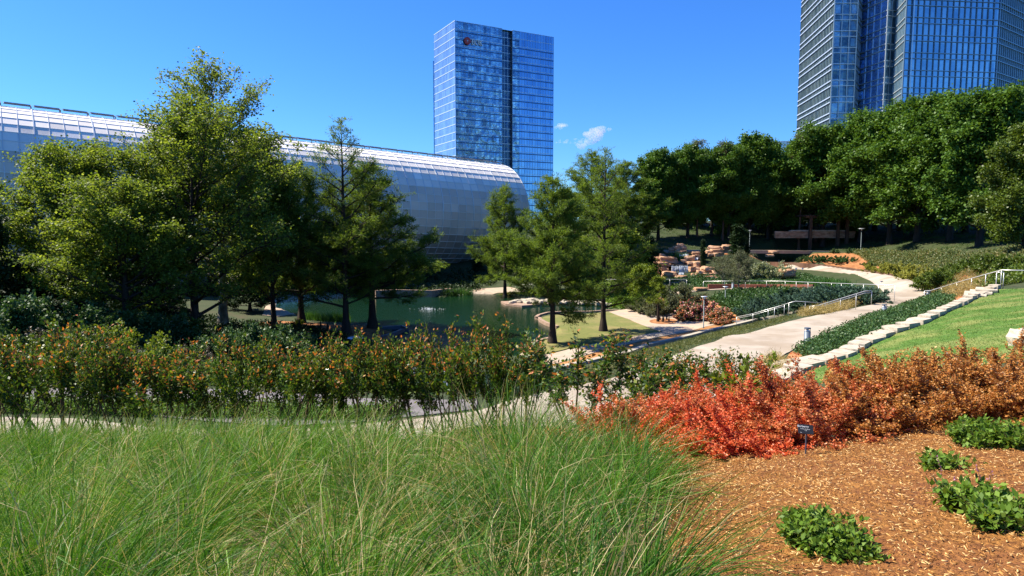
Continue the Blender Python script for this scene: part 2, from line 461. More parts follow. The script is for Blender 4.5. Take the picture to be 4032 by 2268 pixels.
for D, row in [(4,[(0,7.6),(2016,7.75),(4032,8.05)]),(7,[(-300,6.8),(1000,7.0),(2016,7.1),(3200,7.55),(4032,7.8),(5000,8)]),
               (11,[(-300,5.9),(1000,6.0),(2016,6.0),(3000,6.6),(4032,7.3),(5200,7.6)]),(15,[(-300,5.1),(1000,5.1),(2000,5.0),(2700,5.3),(3300,6.0),(4032,6.9)])]:
    for sx, z in row: K(sx, D, z)
for a in [(-300,28,3.8),(400,28,3.5),(900,28,3.3),(1400,28,3.1),(1800,28,3.0),(2000,30,2.4),(-300,35,3.4),(400,35,2.9),(900,35,2.4),(1400,35,2.0),(1800,36,1.3),
          (-300,45,3.0),(300,45,2.4),(763,45,1.6),(1100,45,1.2),(1500,45,.8),(1850,45,.5),(-300,60,2.6),(300,60,2.0),(760,60,.9),(1000,60,.5),(1150,62,.35),(1350,59,.35),(1480,61,.3),
          (-300,80,2.5),(300,80,2.0),(700,80,1.3),(900,78,.7),(-300,110,5),(500,110,3),(1200,112,1.2),(1550,112,1.0),(1800,112,.8),(2000,106,.5),(2200,106,.7),(2450,95,.7),(2560,85,.6),(2480,78,.45),(2700,74,.5),(2880,70,.7),(2950,66,.9),
          (2350,104,1.8),(2600,99,2.0),(2850,97,2.2),(3050,90,2.7),(3150,98,3.2),(2600,84,1.8),(2800,80,2.4),(3000,78,2.6),(3200,74,2.9),(3350,68,3.2),(3000,70,1.7),(3150,64,2.2),(3290,62,3.2),
          (2560,109,6.0),(2750,110,6.0),(2950,114,5.95),(3200,120,5.85),(3400,117,5.9),(3600,104,6.35),(3800,88,7.0),(4032,72,8.0),(4300,70,8.4),
          (2650,103,4.4),(2800,103,4.4),(3000,111,4.6),(3124,109.5,4.5),(3232,106,4.5),(3315,100,4.55),(3414,93.5,4.6),(3538,81,4.7),(3613,72.5,4.85),(3663,67,4.95),(3704,62.5,5.1),
          (3800,55,6.2),(3900,50,6.5),(4032,48,6.9),(4032,60,7.5),(4300,45,7.2),(3760,49,5.4),
          (2560,124,7.6),(2800,125,7.8),(3050,128,7.7),(3300,129,8.1),(3629,108,8.35),(3879,90,7.85),(4200,85,8.7),(3600,126,8.9),(3900,110,9.0),
          (2300,125,6.5),(2560,145,10.6),(3000,145,10.9),(3500,145,11.2),(4000,140,11.2),(4600,130,11.2),(2100,150,9.5),(1700,150,7),(1000,150,7),(0,150,8),(5200,60,9.2)]: K(*a)
_w = [(2960,1047,3.45,1030),(3124,1054,3.55,1033),(3248,1061,3.6,1042),(3315,1070,3.6,1051),(3414,1084,3.65,1063),(3538,1107,3.75,1081),(3613,1129,3.9,1098),(3654,1142,3.95,1108),(3672,1148,4.05,1114)]
_w = [(SZ(a, b, c), SD(a, t, SZ(a, b, c).y).z) for a, b, c, t in _w]
for (p, t0), (q, t1_) in zip(_w[:-1], _w[1:]):
    n_ = max(1, int((q-p).length/1.2)); s_ = Vector((-(q-p).y, (q-p).x, 0)).normalized(); s_ = s_ if s_.y > 0 else -s_
    for k in range(n_):
        m_ = p.lerp(q, k/n_); tt_ = t0+(t1_-t0)*k/n_
        a = m_-s_*.5; CTRL.append((a.x, a.y, m_.z-.1)); a = m_+s_*.9; CTRL.append((a.x, a.y, tt_-.08))
for p in POND: CTRL.append((p.x, p.y, 0.12))
CT = np.array(CTRL); 
_keep = []
for i in range(len(CT)):
    if all((abs(CT[i,0]-CT[j,0])+abs(CT[i,1]-CT[j,1])) > 0.25 for j in _keep): _keep.append(i)
CT = CT[_keep]
_n = len(CT)
_R = np.linalg.norm(CT[:, None, :2]-CT[None, :, :2], axis=2) + np.eye(_n)*(-0.02)
_A = np.zeros((_n+3, _n+3)); _A[:_n, :_n] = _R
_A[:_n, _n:] = np.c_[np.ones(_n), CT[:, :2]]; _A[_n:, :_n] = _A[:_n, _n:].T
_W = np.linalg.solve(_A, np.r_[CT[:, 2], 0, 0, 0])
def rbf(P):
    out = np.zeros(len(P))
    for s in range(0, len(P), 20000):
        Q = P[s:s+20000]
        out[s:s+20000] = np.linalg.norm(Q[:, None]-CT[None, :, :2], axis=2)@_W[:_n] + _W[_n]+Q@_W[_n+1:]
    return out
GS = 0.7
gx = np.arange(-110, 120.01, GS); gy = np.arange(-20, 160.01, GS)
GX, GY = np.meshgrid(gx, gy)
PP = np.c_[GX.ravel(), GY.ravel()]
GZ = rbf(PP)
# gentle soil undulation
und = np.sin(PP[:, 0]*1.7+np.sin(PP[:, 1]*1.1)*1.5)*np.sin(PP[:, 1]*1.4)*0.015
GZ = GZ+und
near = (PP[:, 1] > 30) & (PP[:, 1] < 125) & (np.abs(PP[:, 0]) < 70)
sd = np.full(len(PP), 50.0); sd[near] = sdist(PP[near], PX)
GZ = np.where(sd < 0, np.maximum(-1.2, -0.05+sd*0.6), np.where(sd < 3, np.maximum(GZ, np.minimum(0.12, sd*0.5)), GZ))
GZ = GZ.reshape(GX.shape)
def hf(x, y):
    """ground height, bilinear on the terrain grid"""
    x = np.asarray(x, float); y = np.asarray(y, float)
    u = np.clip((x-gx[0])/GS, 0, len(gx)-1.001); v = np.clip((y-gy[0])/GS, 0, len(gy)-1.001)
    i = u.astype(int); j = v.astype(int); fu = u-i; fv = v-j
    return (GZ[j, i]*(1-fu)+GZ[j, i+1]*fu)*(1-fv)+(GZ[j+1, i]*(1-fu)+GZ[j+1, i+1]*fu)*fv
def hz(x, y): return float(hf(x, y))
# ground sheet: fine grid plus rings out to the horizon
nyv, nxv = GX.shape
V = np.c_[PP, GZ.ravel()]
a = (np.arange(nyv-1)[:, None]*nxv+np.arange(nxv-1)[None]).ravel()
Fc = np.stack([a, a+1, a+1+nxv, a+nxv], 1)
edge = list(range(nxv)) + [k*nxv+nxv-1 for k in range(1, nyv)] + [(nyv-1)*nxv+k for k in range(nxv-2, -1, -1)] + [k*nxv for k in range(nyv-2, 0, -1)]
cxy = np.array([5.0, 70.0]); ring0 = np.array(edge); extra = []; ef = []; base = len(V); prev = ring0
for s, zz in ((1.35, 9.6), (2.5, 9.2), (8, 8.5), (60, 8.0)):
    q = cxy+(V[ring0, :2]-cxy)*s
    z0 = V[ring0, 2]*0.3+zz*0.7 if s == 1.35 else np.full(len(ring0), zz)
    extra.append(np.c_[q, z0]); cur = np.arange(len(ring0))+base; base += len(ring0)
    nx_ = np.roll(np.arange(len(ring0)), -1)
    ef.append(np.stack([prev, cur, cur[nx_], prev[nx_]], 1)); prev = cur
V = np.concatenate([V]+extra); Fc = np.concatenate([Fc]+ef)
M_soil = surf_mat('soil_and_turf', [(0.3, (.018, .028, .008)), (0.5, (.035, .05, .014)), (0.7, (.06, .05, .025))], scale=0.6, detail=8, bump=0.6, bscale=6, bdist=0.05,
                  second=(0.15, (.03, .045, .012), 0.7))
g = obj('ground', np_mesh('ground', V, Fc, M_soil, smooth=True)); tag(g, 'sloping planted ground of the garden', kind='structure')

def drape(name, pl, mat, off=0.03, skirt=0.0, step=GS, kind='structure', label=None):
    """a zone laid over the slope, cut to the terrain grid"""
    bm = bmesh.new()
    vs = [bm.verts.new((p[0], p[1], 0)) for p in pl]
    f = bm.faces.new(vs); bmesh.ops.triangulate(bm, faces=[f])
    xs = [p[0] for p in pl]; ys = [p[1] for p in pl]
    for arr, lo, hi, ax in ((gx, min(xs), max(xs), 0), (gy, min(ys), max(ys), 1)):
        for c in arr[(arr > lo) & (arr < hi)]:
            co = (c, 0, 0) if ax == 0 else (0, c, 0); no = (1, 0, 0) if ax == 0 else (0, 1, 0)
            bmesh.ops.bisect_plane(bm, geom=bm.verts[:]+bm.edges[:]+bm.faces[:], plane_co=co, plane_no=no, dist=1e-4)
    for v in bm.verts: v.co.z = hz(v.co.x, v.co.y)+off
    if skirt:
        be = [e for e in bm.edges if e.is_boundary]
        r = bmesh.ops.extrude_edge_only(bm, edges=be)
        for v in [q for q in r['geom'] if isinstance(q, bmesh.types.BMVert)]: v.co.z -= skirt
    bmesh.ops.recalc_face_normals(bm, faces=bm.faces[:])
    if sum(f.normal.z for f in bm.faces) < 0: bmesh.ops.reverse_faces(bm, faces=bm.faces[:])
    o = bm_obj(name, bm, mat)
    tag(o, label, kind=kind)
    return o
M_conc = surf_mat('pale_concrete', [(0.25, (.27, .225, .175)), (0.5, (.35, .30, .24)), (0.75, (.40, .35, .285))], scale=0.9, detail=10, bump=0.15, bscale=60, bdist=0.004, second=(0.35, (.22, .165, .11), 0.55), rough=0.9)
M_conc2 = surf_mat('plaza_gravel_paving', [(0.3, (.29, .235, .18)), (0.6, (.37, .31, .245)), (0.8, (.41, .35, .285))], scale=1.6, detail=10, bump=0.3, bscale=40, bdist=0.01, second=(0.25, (.52, .33, .2), 0.5), rough=0.95)
M_asph = surf_mat('grey_paving', [(0.3, (.11, .098, .10)), (0.6, (.155, .14, .143)), (0.8, (.20, .18, .176))], scale=1.2, detail=10, bump=0.2, bscale=80, bdist=0.004, rough=0.9)
M_dg = surf_mat('orange_decomposed_granite', [(0.3, (.27, .12, .04)), (0.6, (.34, .17, .06)), (0.8, (.38, .22, .09))], scale=2, detail=10, bump=0.3, bscale=30, rough=0.95)
M_mulch = surf_mat('red_brown_mulch', [(0.28, (.05, .018, .005)), (0.45, (.16, .062, .013)), (0.6, (.28, .125, .026)), (0.74, (.42, .22, .06))], scale=9, detail=9, bump=1.0, bscale=26, bdist=0.04, rough=0.9, nrough=0.75, second=(1.2, (.16, .055, .018), 0.5))
M_mulchf = surf_mat('far_mulch', [(0.3, (.16, .06, .02)), (0.5, (.30, .125, .045)), (0.7, (.42, .21, .09))], scale=2.2, detail=9, bump=0.8, bscale=6, bdist=0.08, rough=0.95)
def lawn_mat(name, a, b, c, sc=0.35, amt=0.8):
    return surf_mat(name, [(0.25, a), (0.5, b), (0.75, (b[0]*1.2, b[1]*1.15, b[2]))], scale=3.0, detail=10, bump=0.6, bscale=24, bdist=0.03, rough=0.9, second=(sc, c, amt))
M_lawn = lawn_mat('green_turf', (.035, .09, .010), (.065, .135, .016), (.20, .21, .06), 0.6, .75)
M_lawn2 = lawn_mat('yellowed_turf', (.085, .105, .025), (.135, .145, .038), (.22, .18, .07), 0.25)
drape('path', PATH, M_conc, 0.05, 0.2, label='pale concrete path sweeping round the slope')
drape('walkway', ASPH, M_asph, 0.04, 0.1, label='grey paved walkway behind the hedge')
drape('plaza', PLAZA, M_conc2, 0.04, 0.1, label='pale paved terrace by the pond')
drape('verge', ORANGE, M_dg, 0.035, label='orange gravel verge of the terrace')
drape('stair_landing', GREYP, M_asph, 0.06, 0.1, label='grey landing at the foot of the stair')
drape('lawn', LAWN, M_lawn, 0.05, 0.2, label='green sloping lawn with dry streaks')
drape('lawn', PENIN, M_lawn2, 0.05, 0.05, label='yellow green lawn reaching into the pond')
drape('planting_bed', BED, M_mulchf, 0.03, label='planting bed between path and lawn')
# near mulch on the right and under the tall grass
NEARM = [(1.0,-3),(1.0,3),(1.1,4.5),(1.5,6),(1.6,8),(1.0,10),(2,11.5),(6,12.5),(11,14),(16,14),(18,6),(14,-3)]
drape('mulch_bed', NEARM, M_mulch, 0.03, label='red brown wood mulch bed')
M_straw = surf_mat('dry_thatch', [(0.3, (.05, .04, .018)), (0.5, (.14, .11, .05)), (0.7, (.30, .23, .12))], scale=7, detail=9, bump=1.0, bscale=20, bdist=0.05, rough=0.95)
drape('thatch_bed', [(1.0,-3),(1.0,3),(1.1,4.5),(1.5,6),(1.6,8),(1.0,10),(1.5,12.5),(-1,13.4),(-6,14.6),(-14,15.5),(-16,6),(-12,-3)], M_straw, 0.025, label='dry thatch under the tall grass')
# mulch slope above the rusty wall, left bank mulch, rose bed
drape('mulch_slope', [SZ(2560,1030,4.6), SD(2560,1000,108), SD(2900,996,112), SD(3200,998,119), SD(3440,1000,114), SD(3490,1040,92), SD(3414,1058,93.5), SD(3232,1041,106.5), SD(3124,1036,110), SD(2960,1040,111)], M_mulchf, 0.05, label='mulched slope above the rusty wall')
drape('bank', [DZ(*p) for p in [(640,812,.5),(700,806,.4),(780,809,.35),(860,815,.3),(925,819,.3),(958,825,.3),(998,838,.3),(983,852,.35),(930,862,.6),(820,870,.7),(700,880,.9)]], M_mulchf, 0.05, label='pinkish mulched bank by the pond')
drape('rose_bed', [SZ(*p) for p in [(2500,1214,.45),(2560,1195,.6),(2750,1200,.9),(2900,1225,.9),(2950,1258,.9),(2874,1262,.5),(2627,1228,.45)]], M_mulchf, 0.05, label='mulched bed under the roses')
drape('path', [DZ(*p) for p in [(690,822,.6),(740,826,.5),(790,853,.7),(760,872,.8),(715,870,.8),(700,845,.7)]], M_conc2, 0.08, 0.08, label='pale path on the left bank')
drape('path', [DZ(*p) for p in [(655,712,1.5),(700,716,1.3),(745,735,.9),(735,760,.7),(770,775,.5),(700,793,.5),(660,790,.6),(668,760,.8),(700,745,.9),(650,735,1.3)]], M_conc2, 0.08, 0.1, label='pale zigzag path left of the pond')
drape('path', [SZ(*p) for p in [(1550,1108,1.1),(1700,1113,1.0),(1830,1128,.8),(2000,1130,.6),(2080,1140,.5),(2060,1148,.35),(1900,1150,.35),(1780,1142,.6),(1640,1135,.8)]], M_conc2, 0.08, 0.1, label='pale path under the glass tunnel')
drape('walkway', [SZ(*p) for p in [(2480,1150,2.1),(2750,1139,2.5),(3000,1136,2.7),(3200,1138,2.9),(3330,1140,3.2),(3330,1132,3.2),(3000,1128,2.7),(2750,1130,2.5),(2480,1140,2.1)]], M_conc2, 0.08, 0.1, label='narrow walkway below the falls')
# water
def water_mat():
    m, nt, out = nodes_of('green_pond_water')
    pb = nt.nodes.new('ShaderNodeBsdfPrincipled')
    pb.inputs['Base Color'].default_value = (.004, .020, .008, 1)
    pb.inputs['Roughness'].default_value = 0.08
    pb.inputs['Specular IOR Level'].default_value = 0.22
    pb.inputs['IOR'].default_value = 1.33
    tc = nt.nodes.new('ShaderNodeTexCoord')
    mp = nt.nodes.new('ShaderNodeMapping'); mp.inputs['Scale'].default_value = (1, 2.5, 1)
    nt.links.new(tc.outputs['Object'], mp.inputs[0])
    n = nt.nodes.new('ShaderNodeTexNoise'); n.inputs['Scale'].default_value = 2.2; n.inputs['Detail'].default_value = 5
    nt.links.new(mp.outputs[0], n.inputs['Vector'])
    b = nt.nodes.new('ShaderNodeBump'); b.inputs['Strength'].default_value = 0.16; b.inputs['Distance'].default_value = 0.12
    nt.links.new(n.outputs['Fac'], b.inputs['Height']); nt.links.new(b.outputs[0], pb.inputs['Normal'])
    nt.links.new(pb.outputs[0], out.inputs['Surface'])
    return m
M_water = water_mat()
bm = bmesh.new()
x0, x1, y0, y1 = PX[:, 0].min()-1, PX[:, 0].max()+1, PX[:, 1].min()-1, PX[:, 1].max()+1
cxp, cyp = PX.mean(0)
f = bm.faces.new([bm.verts.new((x, y, 0)) for x, y in ((x0, y0), (x1, y0), (x1, y1), (x0, y1))])
o = bm_obj('pond_water', bm, M_water); tag(o, 'dark green pond', kind='structure')
# ------------------------------------------------------------------ towers
def glass_mat(name, cols, refl=0.8, rough=0.06, wav=0.12, wscale=0.25, pane=(1.5, 4.0), dark_row=True):
    """reflective curtain wall glass; every pane has its own slight tint and tilt"""
    m, nt, out = nodes_of(name)
    tc = nt.nodes.new('ShaderNodeTexCoord')
    uvn = nt.nodes.new('ShaderNodeUVMap')
    mp = nt.nodes.new('ShaderNodeVectorMath'); mp.operation = 'DIVIDE'; mp.inputs[1].default_value = (pane[0], pane[1], 1)
    nt.links.new(uvn.outputs[0], mp.inputs[0])
    fl = nt.nodes.new('ShaderNodeVectorMath'); fl.operation = 'FLOOR'
    nt.links.new(mp.outputs[0], fl.inputs[0])
    wn_ = nt.nodes.new('ShaderNodeTexWhiteNoise'); wn_.noise_dimensions = '2D'
    nt.links.new(fl.outputs[0], wn_.inputs['Vector'])
    rp = ramp_node(nt, cols); nt.links.new(wn_.outputs['Value'], rp.inputs[0])
    pb = nt.nodes.new('ShaderNodeBsdfPrincipled')
    pb.inputs['Metallic'].default_value = refl; pb.inputs['Roughness'].default_value = rough
    nt.links.new(rp.outputs[0], pb.inputs['Base Color'])
    n = nt.nodes.new('ShaderNodeTexNoise'); n.inputs['Scale'].default_value = wscale; n.inputs['Detail'].default_value = 3
    nt.links.new(uvn.outputs[0], n.inputs['Vector'])
    ad = nt.nodes.new('ShaderNodeMath'); ad.operation = 'MULTIPLY_ADD'; ad.inputs[1].default_value = 0.10
    nt.links.new(wn_.outputs['Value'], ad.inputs[0]); nt.links.new(n.outputs['Fac'], ad.inputs[2])
    b = nt.nodes.new('ShaderNodeBump'); b.inputs['Strength'].default_value = wav; b.inputs['Distance'].default_value = 1.0
    nt.links.new(ad.outputs[0], b.inputs['Height']); nt.links.new(b.outputs[0], pb.inputs['Normal'])
    nt.links.new(pb.outputs[0], out.inputs['Surface'])
    return m
def metal(name, col, rough=0.4, metallic=0.6):
    m, nt, out = nodes_of(name)
    pb = nt.nodes.new('ShaderNodeBsdfPrincipled')
    pb.inputs['Base Color'].default_value = (*col, 1); pb.inputs['Roughness'].default_value = rough; pb.inputs['Metallic'].default_value = metallic
    n = nt.nodes.new('ShaderNodeTexNoise'); n.inputs['Scale'].default_value = 8
    mr = nt.nodes.new('ShaderNodeMapRange'); mr.inputs[3].default_value = rough*0.8; mr.inputs[4].default_value = min(1, rough*1.25)
    nt.links.new(n.outputs['Fac'], mr.inputs[0]); nt.links.new(mr.outputs[0], pb.inputs['Roughness'])
    nt.links.new(pb.outputs[0], out.inputs['Surface'])
    return m
M_mull = metal('pale_mullion_metal', (.62, .68, .72), 0.35, 0.5)
M_mull2 = metal('blue_grey_mullion_metal', (.30, .40, .48), 0.4, 0.5)
M_fin = metal('dark_fin_metal', (.08, .11, .15), 0.5, 0.3)
M_white = metal('white_enamel', (.9, .9, .9), 0.5, 0.0)
M_red = metal('red_enamel', (.42, .03, .03), 0.5, 0.0)
def facade(root, A, B, z0, z1, M, rows, cols, wrow, wcol, fin=0.12, name='facade', rowm=None, colm=None, dark=None, dm=None):
    """one glass face from ground point A to B (as seen from outside, left to right) with mullion grid parts"""
    A = Vector((A[0], A[1], 0)); B = Vector((B[0], B[1], 0)); d = (B-A); L = d.length; d.normalize()
    nrmv = Vector((d.y, -d.x, 0))
    if nrmv.dot(-A) < 0: nrmv = -nrmv
    bm = bmesh.new(); uv = bm.loops.layers.uv.new('UVMap')
    cs = [(A, z0), (B, z0), (B, z1), (A, z1)]
    f = bm.faces.new([bm.verts.new((p.x, p.y, z)) for p, z in cs])
    for lp, c in zip(f.loops, ((0, z0), (L, z0), (L, z1), (0, z1))): lp[uv].uv = c
    if f.normal.dot(nrmv) < 0: bmesh.ops.reverse_faces(bm, faces=[f])
    p = bm_obj(name, bm, M, root)
    bm = bmesh.new()
    for z in rows:
        if z0 < z < z1+.01: bar(bm, A+nrmv*fin*.5+Vector((0, 0, z)), B+nrmv*fin*.5+Vector((0, 0, z)), fin, wrow)
    bm_obj('floor_bands', bm, rowm or M_mull, p)
    bm = bmesh.new()
    n = max(1, int(round(L/cols)))
    for i in range(n+1):
        q = A+d*(L*i/n)+nrmv*fin*.35
        bar(bm, q+Vector((0, 0, z0)), q+Vector((0, 0, z1)), wcol, fin*.7, up=nrmv)
    bm_obj('vertical_mullions', bm, colm or M_mull2, p)
    if dark:
        bm = bmesh.new()
        for z in dark: bar(bm, A+nrmv*.03+Vector((0, 0, z)), B+nrmv*.03+Vector((0, 0, z)), .06, .55)
        bm_obj('spandrel_band', bm, dm, p)
    return p
# --- the bank tower
DT = 350.0
c0 = SD(1791, 80.8, DT); zt = c0.z
cl = SZ(1709, 137.7, zt); cr = SZ(2180, 146.4, zt)
tw = empty('glass_tower', (c0.x, c0.y, 8.5), 'blue glass office tower with a red round emblem beside white BOK letters', 'office tower')
def rel(p, o): return (p[0]-o[0], p[1]-o[1])
class Sub:
    pass
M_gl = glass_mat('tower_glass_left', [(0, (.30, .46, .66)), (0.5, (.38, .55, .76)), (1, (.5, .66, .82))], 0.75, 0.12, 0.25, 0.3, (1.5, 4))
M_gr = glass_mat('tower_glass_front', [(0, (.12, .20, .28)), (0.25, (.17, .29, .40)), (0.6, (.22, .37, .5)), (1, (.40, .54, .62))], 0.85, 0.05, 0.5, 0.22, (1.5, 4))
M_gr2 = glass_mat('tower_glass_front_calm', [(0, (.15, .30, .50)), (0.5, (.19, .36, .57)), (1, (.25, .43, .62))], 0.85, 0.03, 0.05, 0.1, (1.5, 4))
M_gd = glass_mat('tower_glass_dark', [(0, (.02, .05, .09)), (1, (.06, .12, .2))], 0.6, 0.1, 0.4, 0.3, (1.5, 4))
tw.location = (0, 0, 0)
FH = 4.02
rows = [zt-FH*i*1.0 for i in range(0, 29)]
cr_ = Vector((cr.x, cr.y)); c_ = Vector((c0.x, c0.y)); cl_ = Vector((cl.x, cl.y))
def lerp(a, b, t): return a+(b-a)*t
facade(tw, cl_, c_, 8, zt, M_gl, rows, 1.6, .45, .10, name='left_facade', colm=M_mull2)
# right face: bay one (rippled), recessed dark slot, narrow bay, calm bay
def tx(px, n=60):                         # fraction along right face whose photo column is px
    lo, hi = 0, 1
    for _ in range(40):
        mid = (lo+hi)/2; q = lerp(c_, cr_, mid)
        if q.x/q.y*F*0.9 + 2016 < px: lo = mid
        else: hi = mid
    return lo
def tcol(px):
    best = min(range(1001), key=lambda i: abs((lerp(c_, cr_, i/1000).x/lerp(c_, cr_, i/1000).y)*F*0.975+2016-px))
    return best/1000
t1, t2, t3 = tcol(1979), tcol(2018), tcol(2043)
dR = (cr_-c_).normalized(); nR = Vector((dR.y, -dR.x)); nR = nR if nR.dot(-c_) > 0 else -nR
a1, a2, a3 = lerp(c_, cr_, t1), lerp(c_, cr_, t2), lerp(c_, cr_, t3)
M_spd = metal('spandrel_glass', (.03, .09, .2), 0.2, 0.3)
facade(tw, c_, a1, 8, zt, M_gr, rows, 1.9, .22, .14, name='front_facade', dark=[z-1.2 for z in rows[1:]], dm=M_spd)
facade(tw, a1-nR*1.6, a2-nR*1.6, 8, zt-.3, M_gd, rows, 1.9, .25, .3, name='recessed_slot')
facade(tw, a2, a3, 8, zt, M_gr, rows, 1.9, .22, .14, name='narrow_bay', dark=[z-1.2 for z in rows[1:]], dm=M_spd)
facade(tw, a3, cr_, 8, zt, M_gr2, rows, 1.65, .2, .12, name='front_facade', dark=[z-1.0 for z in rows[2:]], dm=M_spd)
bm = bmesh.new()
for p in (a1, a2):
    q = p-nR*.8; bx(bm, (q.x, q.y, (zt+8)/2), (.15, 1.6, zt-8), rz=math.atan2(nR.y, nR.x)-math.pi/2)
bk1 = cl_+(cr_-c_); 
pr = bm_obj('slot_sides', bm, M_fin, tw)
bm = bmesh.new()
v = [bm.verts.new((p.x, p.y, z)) for p, z in ((cl_, 8), (bk1, 8), (bk1, zt), (cl_, zt), (cr_, 8), (cr_, zt))]
bm.faces.new((v[0], v[1], v[2], v[3])); bm.faces.new((v[1], v[4], v[5], v[2]))
vt = [bm.verts.new((p.x, p.y, zt-.4)) for p in (cl_, c_, cr_, bk1)]; bm.faces.new(vt)
bm_obj('rear_walls', bm, M_gr2, tw)
# stepped rear slab showing at the left edge
dL = (cl_-c_).normalized(); s0 = cl_-Vector((dL.y, -dL.x))*0
sl0 = SD(1705, 240, cl_.y+6)
facade(tw, Vector((sl0.x, cl_.y+6)), Vector((cl_.x+.5, cl_.y+6)), 8, sl0.z, M_gl, [r for r in rows if r < sl0.z], 1.6, .45, .1, name='rear_slab')
# emblem and letters on the front face
sg = empty('sign', (0, 0, 0)); sg.parent = tw
def on_face(px, py, off=.5):
    # intersect photo ray with the right face plane
    r = ray(px, py); n3 = Vector((nR.x, nR.y, 0)); p0 = Vector((c_.x, c_.y, 0))+n3*off
    o_ = Vector((0, 0, CAMZ)); return o_ + r*((p0-o_).dot(n3)/r.dot(n3))
ce = on_face(1840, 161); rr = 13.5/F*DT*1.04
Mf = Matrix(((dR.x, 0, nR.x, 0), (dR.y, 0, nR.y, 0), (0, 1, 0, 0), (0, 0, 0, 1)))
bm = bmesh.new(); lathe(bm, [(rr, 0), (rr, .3)], k=28); 
for v in bm.verts: v.co = Mf @ v.co + ce
bm_obj('emblem_disc', bm, M_red, tw)
bm = bmesh.new()
for k in range(18):                       # petal ring and hub of the emblem
    a = 2*math.pi*k/18
    q = Vector((math.cos(a), math.sin(a), 0))
    bar(bm, Mf @ (q*rr*.42+Vector((0, 0, .33))) + ce, Mf @ (q*rr*.62+Vector((0, 0, .33))) + ce, .12, .12, up=Vector((nR.x, nR.y, 0)))
lathe_bm = bmesh.new(); lathe(lathe_bm, [(rr*.22, .3), (rr*.22, .42)], k=12)
for v in lathe_bm.verts: v.co = Mf @ v.co + ce
bm_obj('emblem_rays', bm, metal('pink_enamel', (.6, .25, .25), .5, 0), tw)
bm_obj('emblem_hub', lathe_bm, metal('grey_enamel', (.45, .5, .6), .5, 0), tw)
bpy.data.objects.remove(sg)
# serif letters built from strokes (unit box 1 x 1.4)
def letter(ch, x0):
    S = []
    def st(ax, ay, bx_, by, w=.16): S.append((x0+ax, ay, x0+bx_, by, w))
    if ch in 'BK': st(.2, 0, .2, 1.4, .2); st(.05, .03, .4, .03, .07); st(.05, 1.37, .4, 1.37, .07)
    if ch == 'B':
        for cy, r, hy in ((1.04, .3, .36), (.37, .36, .37)):
            pts = [(.25, cy+hy)]+[(.5+r*math.cos(t), cy+hy*math.sin(t)) for t in np.linspace(math.pi/2, -math.pi/2, 9)]+[(.25, cy-hy)]
            for p, q in zip(pts[:-1], pts[1:]): st(p[0], p[1], q[0], q[1], .11)
    if ch == 'O':
        pts = [(.62+.5*math.cos(t), .7+.68*math.sin(t)) for t in np.linspace(0, 2*math.pi, 19)]
        for p, q in zip(pts[:-1], pts[1:]): st(p[0], p[1], q[0], q[1], .13)
    if ch == 'K':
        st(.28, .62, .85, 1.36, .08); st(.42, .8, .95, .03, .17); st(.7, 1.37, 1.02, 1.37, .07); st(.8, .03, 1.12, .03, .07)
    return S
p0 = on_face(1857, 174, .5); p1 = on_face(1901, 176, .5); wT = (Vector((p1.x-p0.x, p1.y-p0.y))).length
sc_ = wT/3.55
for ch, x0 in (('B', 0), ('O', 1.1), ('K', 2.42)):
    bm = bmesh.new()
    for (ax, ay, bx_, by, w) in letter(ch, x0):
        a = Mf @ Vector((ax*sc_, ay*sc_, 0)) + p0; b = Mf @ Vector((bx_*sc_, by*sc_, 0)) + p0
        bar(bm, a, b, .3, w*sc_*1.7, up=Vector((nR.x, nR.y, 0)).cross((b-a).normalized()) if False else Vector((nR.x, nR.y, 0)))
    # bar(w along side, h along face normal): fix thickness order
    bm_obj('letter', bm, M_white, tw)
# --- the faceted tower at the right
tr = empty('glass_tower', (0, 0, 0), 'tall faceted blue glass tower rising out of frame behind the big oaks', 'office tower')
M_d1 = glass_mat('facet_glass_green', [(0, (.18, .28, .30)), (0.5, (.26, .38, .40)), (1, (.36, .48, .48))], 0.6, 0.2, 0.2, 0.3, (1.4, 4.7))
M_d2 = glass_mat('facet_glass_bright', [(0, (.36, .56, .92)), (0.6, (.46, .66, .98)), (1, (.62, .78, 1))], 0.8, 0.12, 0.12, 0.3, (1.5, 4.7))
M_d3 = glass_mat('facet_glass_front', [(0, (.22, .36, .46)), (0.5, (.30, .46, .56)), (1, (.42, .56, .62))], 0.8, 0.08, 0.15, 0.15, (1.7, 4.7))
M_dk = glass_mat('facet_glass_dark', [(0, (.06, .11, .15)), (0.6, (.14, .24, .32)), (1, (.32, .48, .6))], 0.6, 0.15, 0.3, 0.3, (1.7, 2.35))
def X(px, D): return Vector(((px-2016)/F*D*.985, D))
V1 = X(3264, 200); V0 = V1+Vector((.128, .99))*34
V2 = X(3352, 200); V2b = X(3368, 207)
V4 = X(3470, 196); V3 = V4+Vector((-.18, .98))*11
V5 = X(3503, 197); V6 = X(3541, 187); V7 = V6+Vector((.994, .108))*27.9; V8 = V7+Vector((.82, .575))*34
ZT = 112.0; PER = 4.72
base_rows = [9.6+PER*i for i in range(22)]
rows2 = sorted(base_rows+[r+1.55 for r in base_rows])
V0 = V1+Vector((.128, .99))*33
facade(tr, V0, V1, 8, ZT, M_d1, rows2, 1.35, .32, .10, .3, 'slanted_facade', colm=M_fin)
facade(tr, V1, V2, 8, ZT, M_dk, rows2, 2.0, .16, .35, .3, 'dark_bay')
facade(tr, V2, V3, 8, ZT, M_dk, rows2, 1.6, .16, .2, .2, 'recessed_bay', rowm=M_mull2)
facade(tr, V3, V4, 8, ZT, M_d2, rows2, 2.75, .24, .16, .25, 'bright_facade', colm=M_mull)
facade(tr, V4, V5, 8, ZT, M_dk, rows2, 1.3, .14, .14, .2, 'dark_bay')
